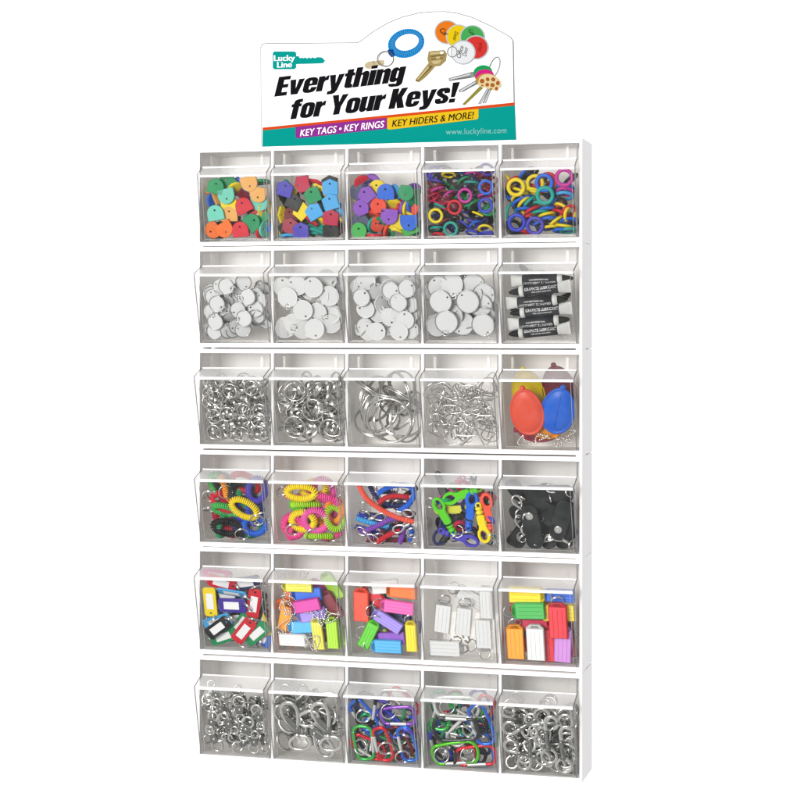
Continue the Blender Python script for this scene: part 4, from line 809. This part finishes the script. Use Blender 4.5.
G = {'E': [[(0, 0), (.50, 0), (.50, .19), (.26, .19), (.26, .41), (.48, .41), (.48, .59), (.26, .59), (.26, .81), (.5, .81), (.5, 1), (0, 1)]],
 'v': [[(0, .77), (.24, .77), (.30, .28), (.36, .77), (.59, .77), (.43, 0), (.15, 0)]],
 'e': [[(.55, .35), (.24, .35), (.24, .19), (.275, .15), (.32, .19), (.32, .27), (.55, .27), (.55, .17), (.51, .07), (.43, .01), (.32, -.01), (.23, -.01), (.12, .01), (.04, .07), (0, .17), (0, .6), (.04, .70), (.12, .76), (.23, .78), (.32, .78), (.43, .76), (.51, .70), (.55, .6)], [(.24, .46), (.32, .46), (.32, .58), (.28, .62), (.24, .58)]],
 'o': [[(.55, .17), (.51, .07), (.43, .01), (.32, -.01), (.23, -.01), (.12, .01), (.04, .07), (0, .17), (0, .6), (.04, .70), (.12, .76), (.23, .78), (.32, .78), (.43, .76), (.51, .70), (.55, .6)], [(.24, .2), (.275, .16), (.32, .2), (.32, .57), (.28, .61), (.24, .57)]],
 'r': [[(0, 0), (.25, 0), (.25, .44), (.30, .53), (.41, .54), (.41, .785), (.33, .77), (.25, .67), (.25, .77), (0, .77)]],
 'y': [[(0, .77), (.24, .77), (.315, .30), (.37, .77), (.60, .77), (.44, -.03), (.37, -.16), (.27, -.21), (.05, -.21), (.05, -.04), (.15, -.04), (.19, .02)]],
 't': [[(.08, .95), (.33, .95), (.33, .77), (.41, .77), (.41, .61), (.33, .61), (.33, .2), (.41, .17), (.41, 0), (.22, 0), (.12, .03), (.08, .11), (.08, .61), (0, .61), (0, .77), (.08, .77)]],
 'h': [[(0, 0), (.25, 0), (.25, .56), (.285, .61), (.32, .56), (.32, 0), (.57, 0), (.57, .64), (.53, .73), (.45, .78), (.36, .77), (.25, .68), (.25, 1), (0, 1)]],
 'n': [[(0, 0), (.25, 0), (.25, .56), (.285, .61), (.32, .56), (.32, 0), (.57, 0), (.57, .64), (.53, .73), (.45, .78), (.36, .77), (.25, .68), (.25, .77), (0, .77)]],
 'i': [[(0, 0), (.25, 0), (.25, .77), (0, .77)], [(0, .84), (.25, .84), (.25, 1), (0, 1)]],
 'g': [[(.56, .77), (.56, -.06), (.51, -.16), (.42, -.21), (.15, -.21), (.05, -.17), (0, -.08), (0, -.04), (.24, -.04), (.27, -.08), (.31, -.05), (.31, .09), (.22, .03), (.12, .03), (.04, .08), (0, .17), (0, .6), (.04, .71), (.12, .77), (.22, .77), (.31, .69), (.31, .77)], [(.24, .25), (.275, .21), (.31, .25), (.31, .56), (.275, .60), (.24, .56)]],
 'f': [[(.08, 0), (.33, 0), (.33, .61), (.42, .61), (.42, .77), (.33, .77), (.33, .82), (.43, .84), (.43, 1), (.26, 1), (.13, .96), (.08, .87), (.08, .77), (0, .77), (0, .61), (.08, .61)]],
 'Y': [[(0, 1), (.26, 1), (.335, .62), (.41, 1), (.66, 1), (.46, .4), (.46, 0), (.20, 0), (.20, .4)]],
 'u': [[(.57, .77), (.32, .77), (.32, .21), (.285, .16), (.25, .21), (.25, .77), (0, .77), (0, .13), (.04, .04), (.12, -.01), (.21, 0), (.32, .09), (.32, 0), (.57, 0)]],
 'K': [[(0, 0), (.26, 0), (.26, .36), (.35, 0), (.64, 0), (.46, .53), (.62, 1), (.36, 1), (.26, .66), (.26, 1), (0, 1)]],
 's': [[(.53, .50), (.31, .50), (.31, .58), (.27, .62), (.235, .58), (.25, .52), (.45, .38), (.53, .28), (.54, .17), (.50, .07), (.41, .0), (.12, .0), (.03, .06), (0, .16), (0, .26), (.23, .26), (.23, .18), (.27, .15), (.31, .18), (.30, .25), (.07, .42), (0, .53), (0, .63), (.05, .73), (.14, .78), (.41, .78), (.50, .72), (.53, .62)]],
 '!': [[(0, 1), (.28, 1), (.22, .27), (.06, .27)], [(.02, 0), (.26, 0), (.26, .2), (.02, .2)]]}
def heavy(s):
    x = 0; mb = MB()
    for ch in s:
        if ch == ' ': x += .2; continue
        mb.add(flatfill(G[ch]), M=Matrix(((1, .2, 0, x), (0, 1, 0, 0), (0, 0, 1, 0), (0, 0, 0, 1)))); x += max(p[0] for p in G[ch][0])+.018
    return mb.v, mb.f
def headline(rows, mat, z):
    ex = []
    for s, x0, y0, x1, y1, cap in rows:
        v, f = heavy(s); lo = min(a[0] for a in v if a[1] < .1); hi = max(a[0] for a in v)
        A0 = Vector(SL(x0, y0)); A1 = Vector(SL(x1, y1)); U = (A1-A0)/(hi-lo); Vv = Vector(SL(x0, y0-cap))-A0
        ex.append(([(*(A0+U*(a[0]-lo)+Vv*a[1]), 0) for a in v], f))
    return signpart('headline', [], mat, z, ex)
headline([('Everything', 274.2, 96.8, 406.5, 81.2, 19.2), ('for Your Keys!', 290.3, 119.4, 460.0, 101.8, 19.4)], ink('black', '17151A'), .5)
words('purple_strip_lettering', [('KEY TAGS \u2022 KEY RINGS', 300.3, 136.4, 384.3, 127.4, 7.0, .016, .2, 1.02)], M_WINK, .8)
words('yellow_strip_lettering', [('KEY HIDERS & MORE!', 392.2, 126.9, 474, 118.3, 7.0, .016, .2, 1.02)], ink('black', '17151A'), .95)
words('web_address', [('www.luckyline.com', 446, 134.6, 506.5, 133.0, 6.0, 0, 0, 1.06)], ink('pale teal', '9EDFDA'), .5)
lg = q(*[(272.8+a, 51.4+c2) for a, c2 in ((1.6, 0), (21.8, 0), (23.4, 1.6), (23.4, 4.6), (26, 4.8), (26.6, 6), (27.8, 6.9), (29, 5.9), (30.4, 6.9), (32.6, 6.0), (34.2, 7.2), (36, 6.0), (38, 6.9), (40, 5.8), (42, 6.9), (44.6, 5.7), (49, 6), (52.4, 9.2), (50.4, 11.8), (46, 12.2), (26, 12.7), (23.4, 12.9), (23.4, 16.2), (21.8, 17.8), (1.6, 18), (0, 16.4), (0, 1.6))])
signpart('logo_key', [lg], ink('teal', '00A79D'), .35)
words('logo_lettering', [('Lucky', 274.2, 61.0, 294.9, 60.6, 6.0, .03, 0, 1.), ('Line', 277.4, 67.6, 291.8, 67.2, 6.0, .03, 0, 1.)], M_WINK, .5)
# the printed picture: a bracelet with its key, paper tags, a bunch of capped keys
def pe(cx, cy, rx, ry, n=40, ang=0, a0=0, a1=2*PI):
    c, s = math.cos(ang), math.sin(ang); return [SL(cx+x*c-y*s, cy+x*s+y*c) for x, y in ell(rx, ry, n, a0, a1)]
def ringp(cx, cy, rx, ry, w, ang=0, n=40): return [pe(cx, cy, rx, ry, n, ang), pe(cx, cy, rx-w, ry-w, n, ang)]
n = 96; c, s = math.cos(-.28), math.sin(-.28); po = []; pi_ = []
for i in range(n):
    t = 2*PI*i/n; k = 1+(.035 if i % 2 else 0)
    x, y = 18.2*k*math.cos(t), 14.0*k*math.sin(t); po.append(SL(406.2+x*c-y*s, 43.4+x*s+y*c))
    x, y = 12.0*math.cos(t), 7.9*math.sin(t); pi_.append(SL(407+x*c-y*s, 42.3+x*s+y*c))
signpart('printed_bracelet', [[po, pi_]], ink('bracelet blue', '1E96E2'), .35)
cl = []
for i in range(46):
    t = 2*PI*i/46; p1 = (12.6*math.cos(t), 8.5*math.sin(t)); p2 = (17.6*math.cos(t+.1), 13.4*math.sin(t+.1))
    a = SL(406.8+p1[0]*c-p1[1]*s, 42.5+p1[0]*s+p1[1]*c); b2 = SL(406.4+p2[0]*c-p2[1]*s, 43.2+p2[0]*s+p2[1]*c); dx, dy = b2[0]-a[0], b2[1]-a[1]; l_ = math.hypot(dx, dy); nx, ny_ = -dy/l_*.28, dx/l_*.28
    cl.append([(a[0]-nx, a[1]-ny_), (b2[0]-nx, b2[1]-ny_), (b2[0]+nx, b2[1]+ny_), (a[0]+nx, a[1]+ny_)])
signpart('printed_bracelet_turns', cl, ink('bracelet dark', '0A4A98'), .5)
hl = []
for i in range(46):
    t = 2*PI*(i+.5)/46; p1 = (13.2*math.cos(t), 9.2*math.sin(t)); p2 = (16.4*math.cos(t+.06), 12.2*math.sin(t+.06))
    a = SL(406.8+p1[0]*c-p1[1]*s, 42.5+p1[0]*s+p1[1]*c); b2 = SL(406.4+p2[0]*c-p2[1]*s, 43.2+p2[0]*s+p2[1]*c); dx, dy = b2[0]-a[0], b2[1]-a[1]; l_ = math.hypot(dx, dy); nx, ny_ = -dy/l_*.3, dx/l_*.3
    hl.append([(a[0]-nx, a[1]-ny_), (b2[0]-nx, b2[1]-ny_), (b2[0]+nx, b2[1]+ny_), (a[0]+nx, a[1]+ny_)])
signpart('printed_bracelet_sheen', hl, ink('bracelet light', '6CC4F4'), .55)
signpart('printed_bracelet_clasp', [q((387.5, 50), (393, 49), (395, 56), (391.5, 57.5), (388.5, 54))], ink('bracelet dark', '0A4A98'), .6)
signpart('printed_brass_key', [pe(370, 65, 5.5, 3.6, 24, -.3), q((372, 61), (384, 60), (384.5, 64.5), (376, 66.5))], ink('pale brass', 'D9C9A0'), .35)
signpart('printed_split_ring', [ringp(385.5, 59, 8.6, 8.0, 1.0), ringp(386.3, 59, 7.8, 7.2, .5)], ink('ring grey', '8E8A80'), .65)
signpart('printed_house_key', [q((428.6, 51.5), (434, 50.8), (444.4, 50), (447, 54), (446, 61), (440.5, 66), (435.5, 66.5), (427.5, 75.5), (424.6, 78.2), (419, 82.4), (415.2, 81.2), (415.8, 79), (428.6, 63), (427.3, 59.3))], ink('brass', 'B09A62'), .35)
signpart('printed_key_shade', [q((430.5, 65.5), (433, 66.2), (417.5, 81.6), (416.2, 80.6)), q((431, 56), (444, 54.5), (444, 55.5), (431, 57.2)), q((431.5, 59), (443, 57.4), (443, 58.4), (431.5, 60))], ink('dark brass', '7C6A3A'), .5)
for k, (cx, cy, hx) in enumerate([(447, 32.2, 'F58220'), (458.5, 36.5, 'F7D514'), (472.5, 37.2, '4DB35A'), (476.2, 47.5, 'E23B36'), (463.2, 52.6, 'F4F6F8')]):
    z = .35+.3*k
    signpart('printed_tag_rim', [pe(cx, cy, 12.6, 12.2)], ink('rim %d' % 0, 'C6D0D8'), z); signpart('printed_tag', [pe(cx, cy, 11.4, 11.0)], ink('tag '+hx, hx), z+.12)
def vtext(name, rows, mat, z):
    ex = []
    for s_, cx, cy, ln, hh, an in rows:
        v, f = text_vf(s_, .0, .2, .9); lo = min(a[0] for a in v); hi = max(a[0] for a in v); ca, sa = math.cos(an), math.sin(an); vv = []
        for a in v:
            x = ((a[0]-lo)/(hi-lo)-.5)*ln; y = (a[1]/.73-.5)*hh; vv.append((*SL(cx+x*ca+y*sa, cy+x*sa-y*ca), 0))
        ex.append((vv, f))
    return signpart(name, [], mat, z, ex)
vtext('printed_handwriting', [('Office', 460.2, 52.0, 12.5, 4.6, -1.3), ('Door', 465.3, 51.6, 9.5, 4.6, -1.35)], ink('black', '17151A'), 1.85)
vtext('printed_tag_writing', [('Car', 444.5, 32, 9, 5.5, .7), ('Door', 455.8, 36.5, 9.5, 4, 1.8), ('Gate', 472.8, 33, 9.5, 4, .8)], ink('black', '17151A'), 1.2)
vtext('printed_tag_writing', [('Work', 480, 47, 9, 4.5, -1.5)], ink('dark red', '7A1414'), 1.45)
signpart('printed_brass_sheen', [q((430, 52.6), (443.6, 51.2), (444.8, 53.2), (430.2, 54.8)), q((431, 61), (441.6, 60), (439.8, 63.4), (434, 64.4)), q((427.6, 66.6), (429.4, 67.6), (418.2, 80.0), (417, 79.2)), q((436, 56.8), (440, 56.3), (440, 58.6), (436, 58.9))], ink('pale gold', 'D8C690'), .6)
signpart('printed_key_hole', [pe(441.8, 52.8, 1.7, 1.3, 14, -.3)], M_SIGN, .7)
signpart('printed_tag_hook', [ringp(452.5, 52, 5.2, 5.6, .8)], ink('ring grey', '8E8A80'), 2.0)
signpart('printed_steel_keys', [q((448.6, 78.2), (473, 71.5), (475, 77), (470, 78.3), (449, 81.2)), q((458, 90.5), (476, 80), (478, 84), (460, 92.6)), q((478, 104), (487, 88), (489.6, 88.6), (481, 104)), q((482.2, 103.6), (489, 89), (491.6, 89.6), (486, 103.2))], ink('key grey', '9A9C9E'), .35)
signpart('printed_steel_sheen', [q((449.6, 78.9), (470, 73.6), (470.6, 75), (450, 80)), q((460, 90.6), (475, 81.6), (475.8, 82.8), (461, 91.8)), q((479.6, 103.4), (487.6, 88.8), (488.4, 89), (480.6, 103.5)), q((484, 102.8), (489.8, 90), (490.6, 90.2), (485.2, 102.9))], ink('key light', 'E4E6E8'), .5)
signpart('printed_steel_groove', [q((450, 80.2), (471, 76.4), (471, 77), (450, 80.8)), q((462, 91.9), (477, 83.2), (477.3, 83.8), (462.4, 92.3))], ink('key dark', '55575A'), .55)
signpart('printed_gold_key', [q((462, 104.6), (480, 86), (483.4, 88), (465, 105.2))], ink('olive gold', '9C9440'), .5)
signpart('printed_ring_sheen', [ringp(494.1, 67.3, 5.0, 11.3, .35, .35)], ink('key light', 'E4E6E8'), .5)
signpart('printed_key_ring', [ringp(494.3, 67.5, 5.2, 11.6, 1.2, .35)], ink('ring steel', '77797A'), .35)
for k, (cx, cy, rx, ry, hx) in enumerate([(483, 72.8, 9.6, 7.6, '1FA85A'), (484.5, 76.2, 9.6, 6.8, 'E4228E'), (486, 80, 10, 6.6, 'C89434')]):
    signpart('printed_key_cap', [pe(cx, cy, rx, ry, 36, -.1)], ink('cap '+hx, hx), .65+.15*k)
signpart('printed_giraffe_cap', [pe(490, 83, 11.6, 8.4, 40, .35, PI*.92, PI*2.08) + q((500.6, 85.5), (497, 91.6), (478.2, 85.6), (478.4, 82.4))], ink('cream', 'F2DDA6'), 1.15)
signpart('printed_giraffe_spots', [pe(x, y, a, b3, 7, an) for x, y, a, b3, an in ((482.3, 81.2, 2.5, 2.4, 0), (487.8, 79.4, 2.2, 1.9, 1), (493.4, 79.6, 2.3, 2.1, .5), (498, 83.2, 2, 2.4, .2), (487.4, 84.8, 2.0, 2.0, .7), (492.6, 85.2, 2.3, 2.2, .1), (496.6, 88.6, 1.7, 1.8, .3), (482.6, 85.6, 1.3, .9, .3), (491.2, 89, 1.4, .8, .3))], ink('giraffe brown', 'B4652A'), 1.3)

bpy.context.view_layer.update()
